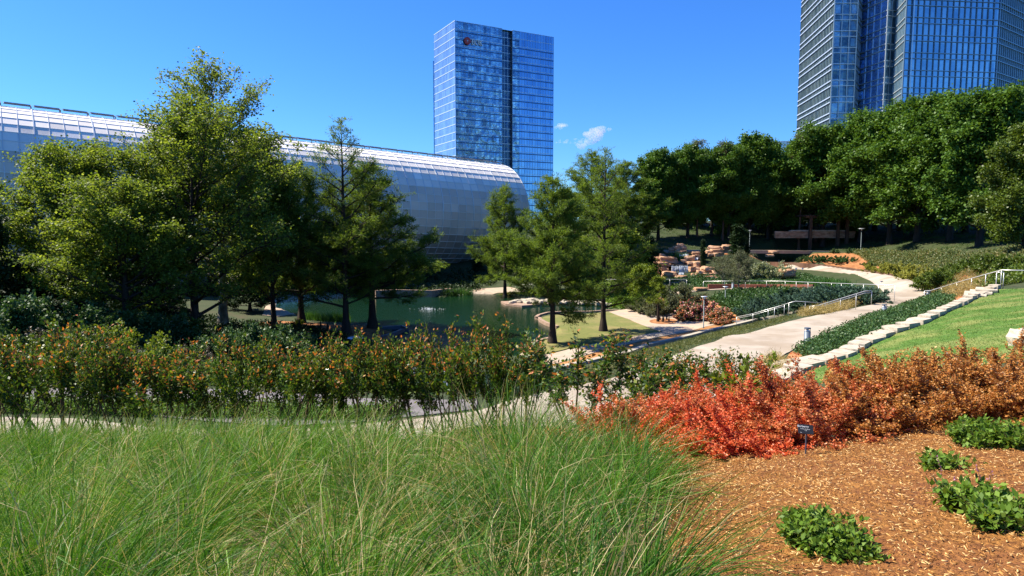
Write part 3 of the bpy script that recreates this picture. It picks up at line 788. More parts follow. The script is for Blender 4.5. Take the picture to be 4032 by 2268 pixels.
facade(tr, V5, V6, 8, ZT, M_d1, rows2, 1.4, .2, .12, .25, 'slanted_bay')
facade(tr, V6, V7, 8, ZT, M_d3, rows2, 1.72, .15, .26, .3, 'front_facade', rowm=M_mull2, colm=metal('slate_fin_metal', (.13, .20, .27), .5, .3))
facade(tr, V7, V8, 8, ZT, M_d1, rows2, 1.5, .17, .22, .4, 'side_facade', rowm=M_mull2, colm=M_mull2)
bm = bmesh.new()
back = [V0, V0+Vector((60, 12)), V8+Vector((0, 30)), V8]
for p, q in zip(back[:-1], back[1:]):
    bm.faces.new([bm.verts.new((a.x, a.y, z)) for a, z in ((p, 8), (q, 8), (q, ZT), (p, ZT))])
bm_obj('rear_walls', bm, M_d3, tr)
bm = bmesh.new()
bm.faces.new([bm.verts.new((p.x, p.y, ZT)) for p in (V0, V1, V2, V3, V4, V5, V6, V7, V8, back[2], back[1])])
bm_obj('roof', bm, M_fin, tr)
bm = bmesh.new(); q = V6.lerp(V7, .07); tube(bm, [(q.x, q.y-.6, 8), (q.x, q.y-.6, ZT)], .14, 6)
bm_obj('corner_pipe', bm, M_mull, tr)
# small glass annex peeping over the trees left of it
an = empty('glass_annex', (0, 0, 0), 'low pale glass building just left of the faceted tower, above the treetops', 'building')
A0, A1 = X(3072, 215), X(3128, 215); za = zat(556, 215)
facade(an, A0, A1, 8, za, glass_mat('annex_glass', [(0, (.45, .6, .7)), (1, (.6, .75, .85))], .5, .2, .1, .3, (2, 4)), [za-.1, za-2.2, za-5, za-8, za-11], 2.2, .3, .15, .2, 'facade')
bm = bmesh.new(); bx(bm, ((A0.x+A1.x)/2, 221, (za+8)/2), (A1.x-A0.x-.2, 11.4, za-8.2)); bm_obj('block', bm, M_mull2, an)
# grey block glimpsed between bank tower and cypresses
for (xa, xb, yt, D, col, lab) in ((2200, 2240, 752, 300, (.05, .08, .10), 'dark low building glimpsed right of the bank tower foot'),
                                  (2395, 2560, 800, 260, (.5, .5, .5), 'pale building glimpsed through the cypress behind the pond lawn')):
    b = empty('building', (0, 0, 0), lab, 'building')
    z = zat(yt, D); a0, a1_ = X(xa, D), X(xb, D)
    bm = bmesh.new(); bx(bm, ((a0.x+a1_.x)/2, D+6, (z+8)/2), (a1_.x-a0.x, 12, z-8)); mm = metal('plaster_%d' % D, col, .7, 0)
    bm_obj('wall', bm, mm, b)
    bm = bmesh.new()
    for zz in np.arange(10, z-1.5, 3.2):
        for xx in np.arange(a0.x+1, a1_.x-1, 2.2): bx(bm, (xx, D-.02, zz+.8), (1.2, .1, 1.6))
    bm_obj('window_grid', bm, M_gd, b)
    bm = bmesh.new(); bx(bm, ((a0.x+a1_.x)/2, D+6, z+.3), (a1_.x-a0.x+.6, 12.6, .6)); bm_obj('parapet', bm, M_mull2, b)

# ------------------------------------------------------------------ conservatory: a glazed tube lying over the pond
cons = empty('glass_conservatory', (0, 0, 0), 'long silvery tube shaped greenhouse lying above the pond', 'greenhouse')
R = 10.7
E1 = Vector(((1958-2016)/F*138*.985, 138.0)); AX = Vector((.80, .60)).normalized(); E0 = E1-AX*104
topz = zat(650, 138); CZ = topz-R
SIDE = Vector((AX.y, -AX.x))                # toward the camera's right/front
def tp(t, th, r=R):
    """t along axis from far end (m, negative toward viewer), th: angle from top, positive on the camera side"""
    b = E1+AX*t
    return Vector((b.x+SIDE.x*r*math.sin(th), b.y+SIDE.y*r*math.sin(th), CZ-t*.0377+r*math.cos(th)))
# which side faces the camera
if (tp(-40, math.pi/2)-Vector((0, 0, 10))).length > (tp(-40, -math.pi/2)-Vector((0, 0, 10))).length: SIDE = -SIDE
NT = 48; PW = 1.62; NL = int(104/PW); dth = 2*math.pi/NT
def acry(name, col, rough, metallic, transp, bumps=0.08):
    m, nt, out = nodes_of(name)
    at = nt.nodes.new('ShaderNodeAttribute'); at.attribute_name = 'tint'
    mr = nt.nodes.new('ShaderNodeMapRange'); mr.inputs[3].default_value = .75; mr.inputs[4].default_value = 1.2
    nt.links.new(at.outputs['Fac'], mr.inputs[0])
    mc = nt.nodes.new('ShaderNodeVectorMath'); mc.operation = 'SCALE'; mc.inputs[0].default_value = col
    nt.links.new(mr.outputs[0], mc.inputs['Scale'])
    pb = nt.nodes.new('ShaderNodeBsdfPrincipled'); nt.links.new(mc.outputs[0], pb.inputs['Base Color'])
    pb.inputs['Roughness'].default_value = rough; pb.inputs['Metallic'].default_value = metallic; pb.inputs['Specular IOR Level'].default_value = .35
    tc = nt.nodes.new('ShaderNodeTexCoord'); n = nt.nodes.new('ShaderNodeTexNoise'); n.inputs['Scale'].default_value = .35; n.inputs['Detail'].default_value = 4
    nt.links.new(tc.outputs['Object'], n.inputs[0]); b = nt.nodes.new('ShaderNodeBump'); b.inputs['Strength'].default_value = bumps; b.inputs['Distance'].default_value = .6
    nt.links.new(n.outputs['Fac'], b.inputs['Height']); nt.links.new(b.outputs[0], pb.inputs['Normal'])
    if transp:
        t = nt.nodes.new('ShaderNodeBsdfTransparent'); t.inputs[0].default_value = (.8, .85, .88, 1)
        mx = nt.nodes.new('ShaderNodeMixShader'); mx.inputs[0].default_value = transp
        nt.links.new(pb.outputs[0], mx.inputs[1]); nt.links.new(t.outputs[0], mx.inputs[2]); nt.links.new(mx.outputs[0], out.inputs['Surface'])
    else: nt.links.new(pb.outputs[0], out.inputs['Surface'])
    return m
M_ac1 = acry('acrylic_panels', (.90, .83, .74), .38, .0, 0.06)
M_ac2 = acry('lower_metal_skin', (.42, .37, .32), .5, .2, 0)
M_rib = metal('white_rib_paint', (.62, .66, .68), .35, .3)
rg = np.random.default_rng(5)
def shell(i0, i1, mat, name):
    Vv = []; Fv = []; tt = []
    for k in range(NL):
        for i in range(i0, i1):
            b = len(Vv)
            Vv += [tp(-k*PW, i*dth), tp(-(k+1)*PW, i*dth), tp(-(k+1)*PW, (i+1)*dth), tp(-k*PW, (i+1)*dth)]
            Fv.append((b, b+1, b+2, b+3)); tt.append(np.clip(rg.normal(.5, .16)+.12*math.sin(i*2.1), 0, 1))
    return obj(name, np_mesh(name, [tuple(v) for v in Vv], Fv, mat, tt), cons)
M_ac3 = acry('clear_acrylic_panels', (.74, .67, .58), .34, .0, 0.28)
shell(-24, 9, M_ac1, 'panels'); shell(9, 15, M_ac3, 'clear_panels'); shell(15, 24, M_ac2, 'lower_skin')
bm = bmesh.new()
for k in range(0, NL+1):
    w = .13 if k % 4 == 0 else .07
    pts = [tp(-k*PW, i*dth, R+.03) for i in range(-6, 25)]
    for a, b in zip(pts[:-1], pts[1:]): bar(bm, a, b, w, w)
bm_obj('ribs', bm, M_rib, cons)
bm = bmesh.new()
for i in range(-5, 25): bar(bm, tp(0, i*dth, R+.02), tp(-NL*PW, i*dth, R+.02), .07, .07)
bm_obj('purlins', bm, M_rib, cons)
bm = bmesh.new()                           # inner lattice seen through the middle rows
for k in range(0, NL-4, 4):
    for i in range(5, 16, 3):
        bar(bm, tp(-k*PW, i*dth, R-1.0), tp(-(k+4)*PW, (i+3)*dth, R-1.0), .2); bar(bm, tp(-k*PW, (i+3)*dth, R-1.0), tp(-(k+4)*PW, i*dth, R-1.0), .2)
        bar(bm, tp(-k*PW, i*dth, R-1.0), tp(-k*PW, (i+3)*dth, R-1.0), .22)
bm_obj('inner_lattice', bm, M_rib, cons)
bm = bmesh.new()                           # ridge vents
for k in range(0, NL-1, 2):
    a = tp(-k*PW, -.04, R+.75); b = tp(-(k+2)*PW+.35, -.04, R+.75)
    c = tp(-k*PW, .16, R+.35); d = tp(-(k+2)*PW+.35, .16, R+.35)
    for p, q in ((a, b), (c, d), (a, c), (b, d), (a.lerp(c, .5), b.lerp(d, .5))): bar(bm, p, q, .09)
    bar(bm, a, tp(-k*PW, -.02, R), .12); bar(bm, c, tp(-k*PW, .14, R), .12)
bm_obj('ridge_vents', bm, M_fin, cons)
bm = bmesh.new()                           # interior deck, core and planting mass
a = E1-AX*1; b = E0+AX*1
def bxa(t0, t1, w0, w1, z0, z1):
    vs = []
    for z in (z0, z1):
        for t, w in ((t0, w0), (t1, w0), (t1, w1), (t0, w1)):
            p = E1+AX*t+SIDE*w; vs.append(bm.verts.new((p.x, p.y, z)))
    for f in ((3, 2, 1, 0), (4, 5, 6, 7), (0, 1, 5, 4), (1, 2, 6, 5), (2, 3, 7, 6), (3, 0, 4, 7)): bm.faces.new([vs[i] for i in f])
bxa(-100, -1, -8.2, 8.2, CZ-5.2, CZ-4.8)
bm_obj('inner_deck', bm, metal('deck', (.25, .2, .16), .8, 0), cons)
rgb = np.random.default_rng(8); C = []
for k in range(60):
    t = rgb.uniform(-98, -3); w = rgb.uniform(-6, 6); h = rgb.uniform(1, 4.0)
    q = E1+AX*t+SIDE*w
    C.append(rgb.normal(size=(130, 3))*[1.2, 1.2, h*.4]+[q.x, q.y, CZ-4.8+h*.5])
C = np.concatenate(C)
Vv, Fv = leaf_geo(C, .8, .45, rgb)
obj('indoor_plants', np_mesh('indoor_plants', Vv, Fv, leaf_mat('indoor_leaf', [(0, (.02, .05, .015)), (1, (.08, .15, .04))]), rgb.uniform(0, 1, len(Fv))), cons)
bm = bmesh.new()                           # end walls
for t in (0, -NL*PW):
    bm.faces.new([bm.verts.new(tp(t, i*dth)) for i in range(NT)])
bm_obj('end_wall', bm, M_ac1, cons)
bm = bmesh.new()                           # concrete saddles at the ends
bm.free()
for t in (-4, -60, -98):
    bm = bmesh.new(); bxa(t-2, t+2, -7, 7, -1.0, CZ-R+2.2)
    bm_obj('saddle', bm, surf_mat('dark_concrete', [(0.3, (.10, .10, .09)), (0.7, (.18, .17, .15))], scale=1), cons)
# ------------------------------------------------------------------ walls, kerbs, stones
M_corten = surf_mat('rusty_steel', [(0.3, (.07, .035, .02)), (0.5, (.13, .07, .045)), (0.7, (.20, .12, .08))], scale=.8, detail=9, bump=.2, bscale=8, rough=.75, metallic=.1, stretch=(1, 1, .3))
M_lime = surf_mat('cream_limestone', [(0.3, (.30, .255, .185)), (0.5, (.42, .365, .28)), (0.7, (.50, .44, .345))], scale=2.5, detail=9, bump=.6, bscale=9, bdist=.04, rough=.9)
M_curb = surf_mat('pale_kerb', [(0.3, (.30, .265, .21)), (0.7, (.40, .36, .29))], scale=2, detail=8, bump=.3, bscale=20, rough=.9)
M_sand = surf_mat('orange_sandstone', [(0.25, (.20, .10, .055)), (0.45, (.38, .21, .12)), (0.6, (.50, .32, .20)), (0.78, (.62, .48, .34))], scale=1.1, detail=10, bump=.9, bscale=4, bdist=.12, rough=.9, stretch=(1, 1, 2.2))
M_brown = surf_mat('brown_stone_kerb', [(0.3, (.22, .14, .10)), (0.7, (.38, .27, .20))], scale=3, detail=8, bump=.4, bscale=12, rough=.9)
def wall_strip(name, top, bot, mat, th=.12, label=None, cat='retaining wall'):
    """standing wall: top polyline & bottom polyline (world), thickness"""
    bm = bmesh.new(); n = len(top); L = []
    for i in range(n):
        a = top[max(0, i-1)]; b = top[min(n-1, i+1)]; d = Vector((b.x-a.x, b.y-a.y, 0)).normalized(); s = Vector((-d.y, d.x, 0))
        if s.y < 0: s = -s
        L.append([bm.verts.new(bot[i]), bm.verts.new(top[i]), bm.verts.new(top[i]+s*th), bm.verts.new(bot[i]+s*th)])
    for A, B in zip(L[:-1], L[1:]):
        for j in range(4): bm.faces.new((A[j], B[j], B[(j+1) % 4], A[(j+1) % 4]))
    bm.faces.new(L[0]); bm.faces.new(L[-1][::-1])
    bmesh.ops.recalc_face_normals(bm, faces=bm.faces[:])
    o = bm_obj(name, bm, mat); tag(o, label, cat); return o
def resample(pts, step):
    out = [Vector(pts[0])]
    for a, b in zip(pts[:-1], pts[1:]):
        a = Vector(a); b = Vector(b); n = max(1, int((b-a).length/step))
        for i in range(1, n+1): out.append(a.lerp(b, i/n))
    return out
cb = [(2960,1047,3.45),(3124,1054,3.55),(3248,1061,3.6),(3315,1070,3.6),(3414,1084,3.65),(3538,1107,3.75),(3613,1129,3.9),(3654,1142,3.95),(3672,1148,4.05)]
ct = [1030,1033,1042,1051,1063,1081,1098,1108,1114]
bot = [SZ(*p) for p in cb]
top = [SD(p[0], t, b.y) for p, t, b in zip(cb, ct, bot)]
topr = []; botr = []
for i in range(len(top)-1):
    for k in range(6): topr.append(top[i].lerp(top[i+1], k/6)); botr.append(bot[i].lerp(bot[i+1], k/6)-Vector((0, 0, .3)))
topr.append(top[-1]); botr.append(bot[-1])
wall_strip('retaining_wall', topr, botr, M_corten, .12, 'curved rusty steel retaining wall along the far side of the path')
# white kerb above mulch slope
kp = [SD(x, y, D) for x, y, D in ((2400,986,106),(2560,988,109),(2750,987,110),(2900,988,113),(3050,988,117),(3200,990,120),(3320,993,119),(3420,995,116),(3560,999,106),(3660,1003,99))]
kp = resample(kp, 2.0)
wall_strip('kerb', [Vector((p.x, p.y, p.z+.12)) for p in kp], [Vector((p.x, p.y, p.z-.45)) for p in kp], M_curb, .7, 'long pale kerb at the foot of the tree lawn', 'kerb')
# plaza / stair kerb wall
kp = resample([SZ(*p) for p in [(1960,1518,.8),(2044,1495,.85),(2198,1453,.85),(2340,1424,.85),(2472,1393,.85),(2560,1360,.85),(2685,1333,.8),(2800,1303,.8),(2899,1281,.85),(2990,1258,1.2),(3093,1238,1.9),(3140,1226,2.3)]], 1.2)
wall_strip('kerb', [Vector((p.x, p.y, max(p.z, hz(p.x, p.y)+.08)+.1)) for p in kp], [Vector((p.x, p.y, p.z-.6)) for p in kp], M_curb, .45, 'white stone kerb between the terrace and the planted slope', 'kerb')
# peninsula kerb
kp = [SZ(*p) for p in [(2600,1232,.1),(2394,1228,.1),(2320,1233,.1),(2220,1233,.1),(2160,1237,.1),(2128,1246,.1),(2117,1254,.1),(2122,1264,.1),(2145,1277,.1),(2190,1292,.1)]]
kp = resample(kp, .6)
wall_strip('kerb', [Vector((p.x, p.y, .33)) for p in kp], [Vector((p.x, p.y, -.5)) for p in kp], M_brown, .35, 'curved brown stone kerb round the pond lawn', 'kerb')
kp = resample([SZ(*p) for p in [(2185,1335,.1),(2130,1348,.1),(2088,1364,.1),(2072,1380,.1),(2076,1398,.1),(2060,1412,.1)]], .6)
wall_strip('kerb', [Vector((p.x, p.y, .33)) for p in kp], [Vector((p.x, p.y, -.5)) for p in kp], M_brown, .35, 'short brown kerb where the lawn meets the near pond edge', 'kerb')
kp = resample([SZ(*p) for p in [(1500,1296,.1),(1580,1292,.1),(1598,1300,.1),(1560,1318,.1),(1500,1335,.1)]], .6)
wall_strip('kerb', [Vector((p.x, p.y, .35)) for p in kp], [Vector((p.x, p.y, -.5)) for p in kp], M_fin, .3, 'dark timber edging at the tip of the mulched bank', 'kerb')
# garden wall under the pergola
def stone(bm, c, s, rz, rng, sub=2, rough=.12, flat=True, round_=.35):
    b2 = bmesh.new(); bmesh.ops.create_cube(b2, size=1)
    bmesh.ops.subdivide_edges(b2, edges=b2.edges[:], cuts=sub, use_grid_fill=True)
    o = Vector(rng.uniform(-50, 50, 3))
    R3 = Matrix.Rotation(rz, 3, 'Z')
    mp = {}
    for v in b2.verts:
        p = v.co*2; q = p.normalized()*1.25; p = p.lerp(q, round_)
        nn = mnoise.noise(p*1.1+o)*rough*2.2 + mnoise.noise(p*3+o)*rough
        p = p*(1+nn)*.5
        p = Vector((p.x*s[0], p.y*s[1], p.z*s[2])); p = R3 @ p
        mp[v] = bm.verts.new(p+Vector(c))
    for f in b2.faces: bm.faces.new([mp[v] for v in f.verts])
    b2.free()
rs = np.random.default_rng(21)
gw = empty('garden_wall', (0, 0, 0), 'low dry stone wall in the shade under the pergola', 'stone wall')
for row in range(3):
    bm = bmesh.new(); x = 3050
    while x < 3345:
        w = rs.uniform(14, 26); p = SD(x+w/2, 936-row*9, 126)
        stone(bm, p+Vector((0, 0, .15)), (w/F*126*1.03, .6, .43), 0, rs, 1, .05, round_=.1); x += w
    bm_obj('stone_course', bm, M_sand, gw)
bm = bmesh.new(); p = SD(3240, 907, 115)
for k in range(7): stone(bm, SD(3125+k*32, 908, 126.1), (1.58, .9, .22), 0, rs, 1, .03, round_=.08)
bm_obj('coping', bm, M_lime, gw)
# limestone edging along the lawn: individual flat slabs
lw = empty('limestone_edging', (0, 0, 0), 'line of cream limestone slabs edging the lawn beside the planting bed', 'stone edging')
line = resample([SZ(*p) for p in [(3020,1492,4.85),(3165,1452,4.8),(3300,1410,4.85),(3400,1350,5.05),(3500,1306,5.3),(3600,1266,5.6),(3706,1224,5.85),(3810,1178,6.05),(3922,1130,6.35)]], .9)
for i, (a, b) in enumerate(zip(line[:-1], line[1:])):
    bm = bmesh.new(); d = b-a; c = (a+b)/2; zz = hz(c.x, c.y)
    wide = .75 if i < 14 else (.5 if i < 34 else .7)
    stone(bm, Vector((c.x, c.y, zz+.1+rs.uniform(-.02, .03))), (d.length*rs.uniform(.9, .98), wide*rs.uniform(.85, 1.15), .42), math.atan2(d.y, d.x)+rs.normal()*.04, rs, 2, .05, round_=.12)
    if i < 99: bm_obj('slab', bm, M_lime, lw)
    else: bm.free()
# wide steps at the near end of the edging
st = empty('stone_steps', (0, 0, 0), 'broad limestone steps at the near corner of the lawn', 'steps')
for k in range(3):
    p = SZ(3150-k*55, 1420+k*14, 4.75-k*.1)
    bm = bmesh.new(); stone(bm, Vector((p.x, p.y, hz(p.x, p.y)+.12)), (3.2-k*.2, .8, .3), .62, rs, 3, .03, round_=.06); bm_obj('step', bm, M_lime, st)
st2 = empty('stone_steps', (0, 0, 0), 'pale limestone steps halfway up the lawn edge under the buff grasses', 'steps')
for k in range(3):
    p = SZ(3840+k*22, 1158-k*10, 6.15+k*.08)
    bm = bmesh.new(); stone(bm, Vector((p.x, p.y, hz(p.x, p.y)+.14)), (3.0-.3*k, 1.1, .3), .95, rs, 3, .03, round_=.06); bm_obj('step', bm, M_lime, st2)
bm = bmesh.new(); p = SZ(4045, 1350, 6.6); stone(bm, Vector((p.x, p.y, hz(p.x, p.y)+.15)), (.85, .7, .6), .3, rs, 4, .14, round_=.5)
tag(bm_obj('boulder', bm, M_lime), 'big white limestone boulder on the lawn behind the orange barberry', 'boulder')
# rocky pier in the pond
pr = empty('stone_pier', (0, 0, 0), 'flat stone pier with white rocks standing in the pond', 'stone pier')
bm = bmesh.new()
cs = [SZ(x, y, .25) for x, y in ((1972,1186),(2160,1181),(2262,1184),(2180,1194),(2055,1203),(1990,1196))]
lo = [bm.verts.new((p.x, p.y, -.9)) for p in cs]; hi = [bm.verts.new((p.x, p.y, .25)) for p in cs]
bm.faces.new(hi)
for i in range(len(cs)): bm.faces.new((lo[i], lo[(i+1) % 6], hi[(i+1) % 6], hi[i]))
bmesh.ops.recalc_face_normals(bm, faces=bm.faces[:]); bm_obj('deck', bm, M_brown, pr)
bm = bmesh.new()
for k in range(60):
    p = SZ(rs.uniform(2010, 2230), rs.uniform(1181, 1193), .35); s = rs.uniform(.3, .75)*(1.6 if k < 5 else 1)
    stone(bm, p, (s*1.4, s, s*.7), rs.uniform(0, 3), rs, 1, .15, round_=.5)
ro = bm_obj('rubble', bm, M_lime, pr); ro['kind'] = 'stuff'
bm = bmesh.new()
for k in range(130):
    x = rs.uniform(2250, 2440); p = SZ(x, 1183+(x-2250)*.05+rs.uniform(-5, 8), .3); s = rs.uniform(.25, .6)
    stone(bm, p, (s*1.4, s, s*.7), rs.uniform(0, 3), rs, 1, .15, round_=.5)
for k in range(220):
    p = SD(rs.uniform(1500, 1640), rs.uniform(1090, 1108), 112); s = rs.uniform(.25, .5)
    stone(bm, Vector((p.x, p.y, hz(p.x, p.y)+.1)), (s*1.4, s, s*.7), rs.uniform(0, 3), rs, 1, .15, round_=.5)
for k in range(200):
    u, v = rs.uniform(0, 1, 2); p = DZ(655+u*70, 713+v*14+u*8, 1.2); s = rs.uniform(.2, .5)
    stone(bm, Vector((p.x, p.y, hz(p.x, p.y)+.15)), (s*1.4, s, s*.7), rs.uniform(0, 3), rs, 1, .15, round_=.5)
tag(bm_obj('shore_rubble', bm, M_lime), 'pale rubble along the far shore of the pond', kind='stuff')
bm = bmesh.new()
cs = [SZ(x, y, .3) for x, y in ((2385,1196),(2440,1190),(2600,1208),(2560,1214),(2470,1206))]
lo = [bm.verts.new((p.x, p.y, -.4)) for p in cs]; hi = [bm.verts.new((p.x, p.y, .3)) for p in cs]
bm.faces.new(hi)
for i in range(5): bm.faces.new((lo[i], lo[(i+1) % 5], hi[(i+1) % 5], hi[i]))
bmesh.ops.recalc_face_normals(bm, faces=bm.faces[:])
tag(bm_obj('footbridge', bm, M_brown), 'low brown plank footbridge at the corner of the pale terrace', 'footbridge')

# ------------------------------------------------------------------ waterfall and its boulders
stone_me = []
for k in range(8):
    bm = bmesh.new(); stone(bm, (0, 0, 0), (1, 1, 1), 0, rs, 4, .13, round_=.28+.1*(k % 3))
    me = bpy.data.meshes.new('boulder'); bm.normal_update(); bm.to_mesh(me); bm.free(); me.materials.append(M_sand)
    for p in me.polygons: p.use_smooth = (k % 2 == 0)
    stone_me.append(me)
# (photo x centre, photo y of foot, width px, height px, distance), tier by tier from crop measurements
def c5(x, y): return (2450+x*.3777, 900+y*.3777)
ROCKS = {
 'on the crest of the falls': [(605,190,60,30,107),(598,230,105,45,106.5),(520,232,60,28,106.5),(610,268,100,34,106),(962,222,110,36,106.5),(1095,198,80,26,107),(1065,232,70,44,106),(985,250,110,30,105.5),(905,258,70,28,105.5)],
 'in the upper tier beside the falls': [(380,335,100,34,104),(480,350,150,50,103.5),(415,300,50,34,104.5),(995,285,95,34,105),(930,290,60,32,105),(765,270,70,24,105),(700,330,90,40,103.5),(820,285,50,34,105),(768,320,60,40,104),(650,350,60,26,103),(830,320,60,30,104)],
 'in the middle tier beside the falls': [(335,395,70,44,102.5),(410,410,100,52,102),(490,398,60,26,102),(725,385,80,38,102.3),(790,402,110,54,102),(695,370,60,24,102.8),(735,450,80,44,101),(800,452,90,42,101),(360,440,70,32,101.5),(435,445,70,34,101.3)],
 'in the lower tier beside the falls': [(485,515,120,60,99.5),(605,525,110,34,99),(815,495,80,52,100),(890,460,110,56,100.3),(890,500,90,34,99.7),(985,495,110,56,99.8),(745,520,50,46,99.3),(820,525,70,30,99),(905,538,120,40,98.8),(1010,540,110,30,98.7),(815,555,90,30,98.2),(350,475,60,26,100.5)],
 'at the foot of the falls': [(555,600,90,36,96),(630,590,60,44,96),(470,605,90,26,96),(845,598,50,34,96.5),(825,640,70,24,95),(990,640,110,24,94.5),(1140,645,120,20,94),(1280,640,90,26,94),(900,640,60,20,94.5),(60,640,110,36,95),(140,630,60,20,95)],
}
k = 0
for tier, lst in ROCKS.items():
    for i, (x, y, w, h, D) in enumerate(sorted(lst)):
        sx, sy = c5(x, y); p = SD(sx, sy, D); W_ = w*.3777/F*D*1.12; H_ = h*.3777/F*D*1.25
        o = obj('boulder', stone_me[k % 8]); o.location = (p.x, p.y, p.z+H_*.42); o.scale = (W_, W_*.8, H_); o.rotation_euler = (rs.normal()*.06, rs.normal()*.06, rs.uniform(-.4, .4)+(3.14 if k % 3 else 0))
        tag(o, 'orange sandstone boulder, %s from the left %s' % (ORD[i], tier), 'boulder', 'sandstone boulders of the waterfall'); k += 1
# rocks below, at the cascade foot near the bridge and by the variegated shrub
for (sx, sy, w, h, D, lab) in ((2535,1190,26,14,84,'brownish rock left of the little cascade by the footbridge'),(2505,1206,34,8,82,'flat dark rock at the edge of the footbridge'),(2537,1206,26,10,80,'pale rock where the little cascade meets the pond'),
                               (3100,1085,50,22,92,'tilted orange rock right of the variegated shrub'),(2990,1142,20,8,80,'small dark red rock below the walkway rail'),(2950,1145,60,7,79,'flat tan rock below the walkway rail'),
                               (2760,1141,50,8,82,'flat buff rock at the left end of the walkway rail'),(3046,996,34,9,105,'flat pale slab on the mulch slope beside the kerb'),(3030,1010,30,8,103,'low tan slab on the mulch slope under the kerb')):
    p = SD(sx, sy, D); o = obj('rock', stone_me[k % 8]); W_ = w/F*D; H_ = h/F*D*1.3; k += 1
    o.location = (p.x, p.y, p.z+H_*.35); o.scale = (W_, W_*.8, H_); o.rotation_euler = (0, 0, rs.uniform(-.4, .4)); tag(o, lab, 'rock')
M_fall = leaf_mat('falling_water', [(0, (.35, .42, .48)), (1, (.85, .9, .95))], .3, .15, .6, tg=(1, 1, 1))
M_wet = surf_mat('wet_dark_rock', [(0.3, (.01, .012, .012)), (0.7, (.035, .033, .03))], scale=2, rough=.25, bump=.8, bscale=4, spec=.6, bdist=.1)
bm = bmesh.new()
for (x, y, w, h, D) in ((600,470,200,95,101.2),(600,400,230,60,102.6),(680,290,120,50,105),(690,520,90,50,99.8),(600,500,200,40,100)):
    sx, sy = c5(x, y); p = SD(sx, sy, D+.6); stone(bm, p+Vector((0, 0, h*.3777/F*D*.5)), (w*.3777/F*D, 1.0, h*.3777/F*D), 0, rs, 3, .08, round_=.12)
tag(bm_obj('rock_ledge', bm, M_wet), 'dark wet ledge behind the falling water', 'rock ledge')
Vw = []; Fw = []; Tw = []
def strand(x, y0, y1, D, w):
    b = len(Vw); n = 4
    for i in range(n+1):
        t = i/n; sx, sy = c5(x+rs.normal()*1.2, y0+(y1-y0)*t); p = SD(sx, sy, D-.25*math.sin(t*1.5)-.02)
        ww = w*.3777/F*D*(1+t*.4)
        Vw.append((p.x-ww/2, p.y, p.z)); Vw.append((p.x+ww/2, p.y-.03, p.z))
    for i in range(n): Fw.append((b+2*i, b+2*i+1, b+2*i+3, b+2*i+2)); Tw.append(rs.uniform(0, 1))
for i in range(70): strand(rs.uniform(512, 690), 388+rs.uniform(-3, 8), rs.uniform(430, 478), 100.6, rs.uniform(1.5, 5))
for i in range(30): strand(rs.uniform(600, 690), rs.uniform(262, 275), rs.uniform(285, 300), 104.2, rs.uniform(2, 5))
for i in range(20): strand(rs.uniform(730, 790), rs.uniform(300, 310), rs.uniform(320, 330), 103.3, rs.uniform(2, 5))
for i in range(30): strand(rs.uniform(590, 640), rs.uniform(455, 465), rs.uniform(480, 490), 99.9, rs.uniform(2, 5))
tag(obj('waterfall', np_mesh('waterfall', Vw, Fw, M_fall, Tw)), 'white water falling over the dark ledge', kind='stuff')
Vw = []; Fw = []; Tw = []
def strand2(sx, y0, y1, D, w):
    b = len(Vw)
    for i in range(4):
        t = i/3; p = SD(sx+t*4, y0+(y1-y0)*t, D-t*.6); ww = w/F*D
        Vw.append((p.x-ww, p.y, p.z)); Vw.append((p.x+ww, p.y, p.z))
    for i in range(3): Fw.append((b+2*i, b+2*i+1, b+2*i+3, b+2*i+2)); Tw.append(rs.uniform(0, 1))
for i in range(26): strand2(rs.uniform(2552, 2575), rs.uniform(1190, 1198), rs.uniform(1204, 1212), 80.5, rs.uniform(.4, 1.1))
tag(obj('small_cascade', np_mesh('small_cascade', Vw, Fw, M_fall, Tw)), 'thin cascade beside the footbridge', kind='stuff')
# fountain bubble in the pond
C = rs.normal(size=(170, 3))*[.8, .6, .05]; C[:, 2] = np.abs(C[:, 2])*1.2; C[:80] *= [.35, .35, 2.5]
q = SZ(1688, 1219, 0.02)
Vv, Fv = leaf_geo(C+[q.x, q.y, 0.03], .12, .07, rs, up=.8)
tag(obj('fountain_splash', np_mesh('fountain_splash', Vv, Fv, M_fall, np.ones(len(Fv)))), 'small white fountain bubbling in the middle of the pond', 'fountain')

# ------------------------------------------------------------------ rails, bollards, lamps
M_steel = metal('brushed_steel', (.60, .60, .57), .32, .45)
M_bol = metal('blue_grey_bollard_paint', (.10, .13, .17), .5, .2)
M_lampg = metal('lamp_green_grey', (.08, .11, .12), .5, .2)
def handrail(pts, h, label, npost, group='steel handrails', r=.028, double=False, end_down=True, postskip=0):
    root = empty('handrail', tuple(pts[0]), label, 'handrail', group)
    o0 = Vector(pts[0]); P = [Vector(p)-o0 for p in pts]
    T = [p+Vector((0, 0, h)) for p in P]
    bm = bmesh.new(); tube(bm, T, r, 8); bm_obj('top_rail', bm, M_steel, root, True)
    if double:
        bm = bmesh.new(); tube(bm, [t-Vector((0, .0, .14)) for t in T], r*.8, 8); bm_obj('lower_rail', bm, M_steel, root, True)
    L = [0]
    for a, b in zip(P[:-1], P[1:]): L.append(L[-1]+(b-a).length)
    for k in range(npost):
        s = L[-1]*(k+0.0)/(npost-1) if npost > 1 else 0
        i = max(j for j in range(len(L)) if L[j] <= s+1e-6); i = min(i, len(P)-2)
        f = (s-L[i])/max(L[i+1]-L[i], 1e-6); q = P[i].lerp(P[i+1], f)
        bm = bmesh.new(); gz = hz(q.x+o0.x, q.y+o0.y)-o0.z; zb = min(q.z, gz)-.05 if abs(gz-q.z) < .6 else q.z-.1
        tube(bm, [(q.x, q.y, zb), (q.x, q.y, q.z+h)], r*.85, 6); bm_obj('post', bm, M_steel, root, True)
    return root
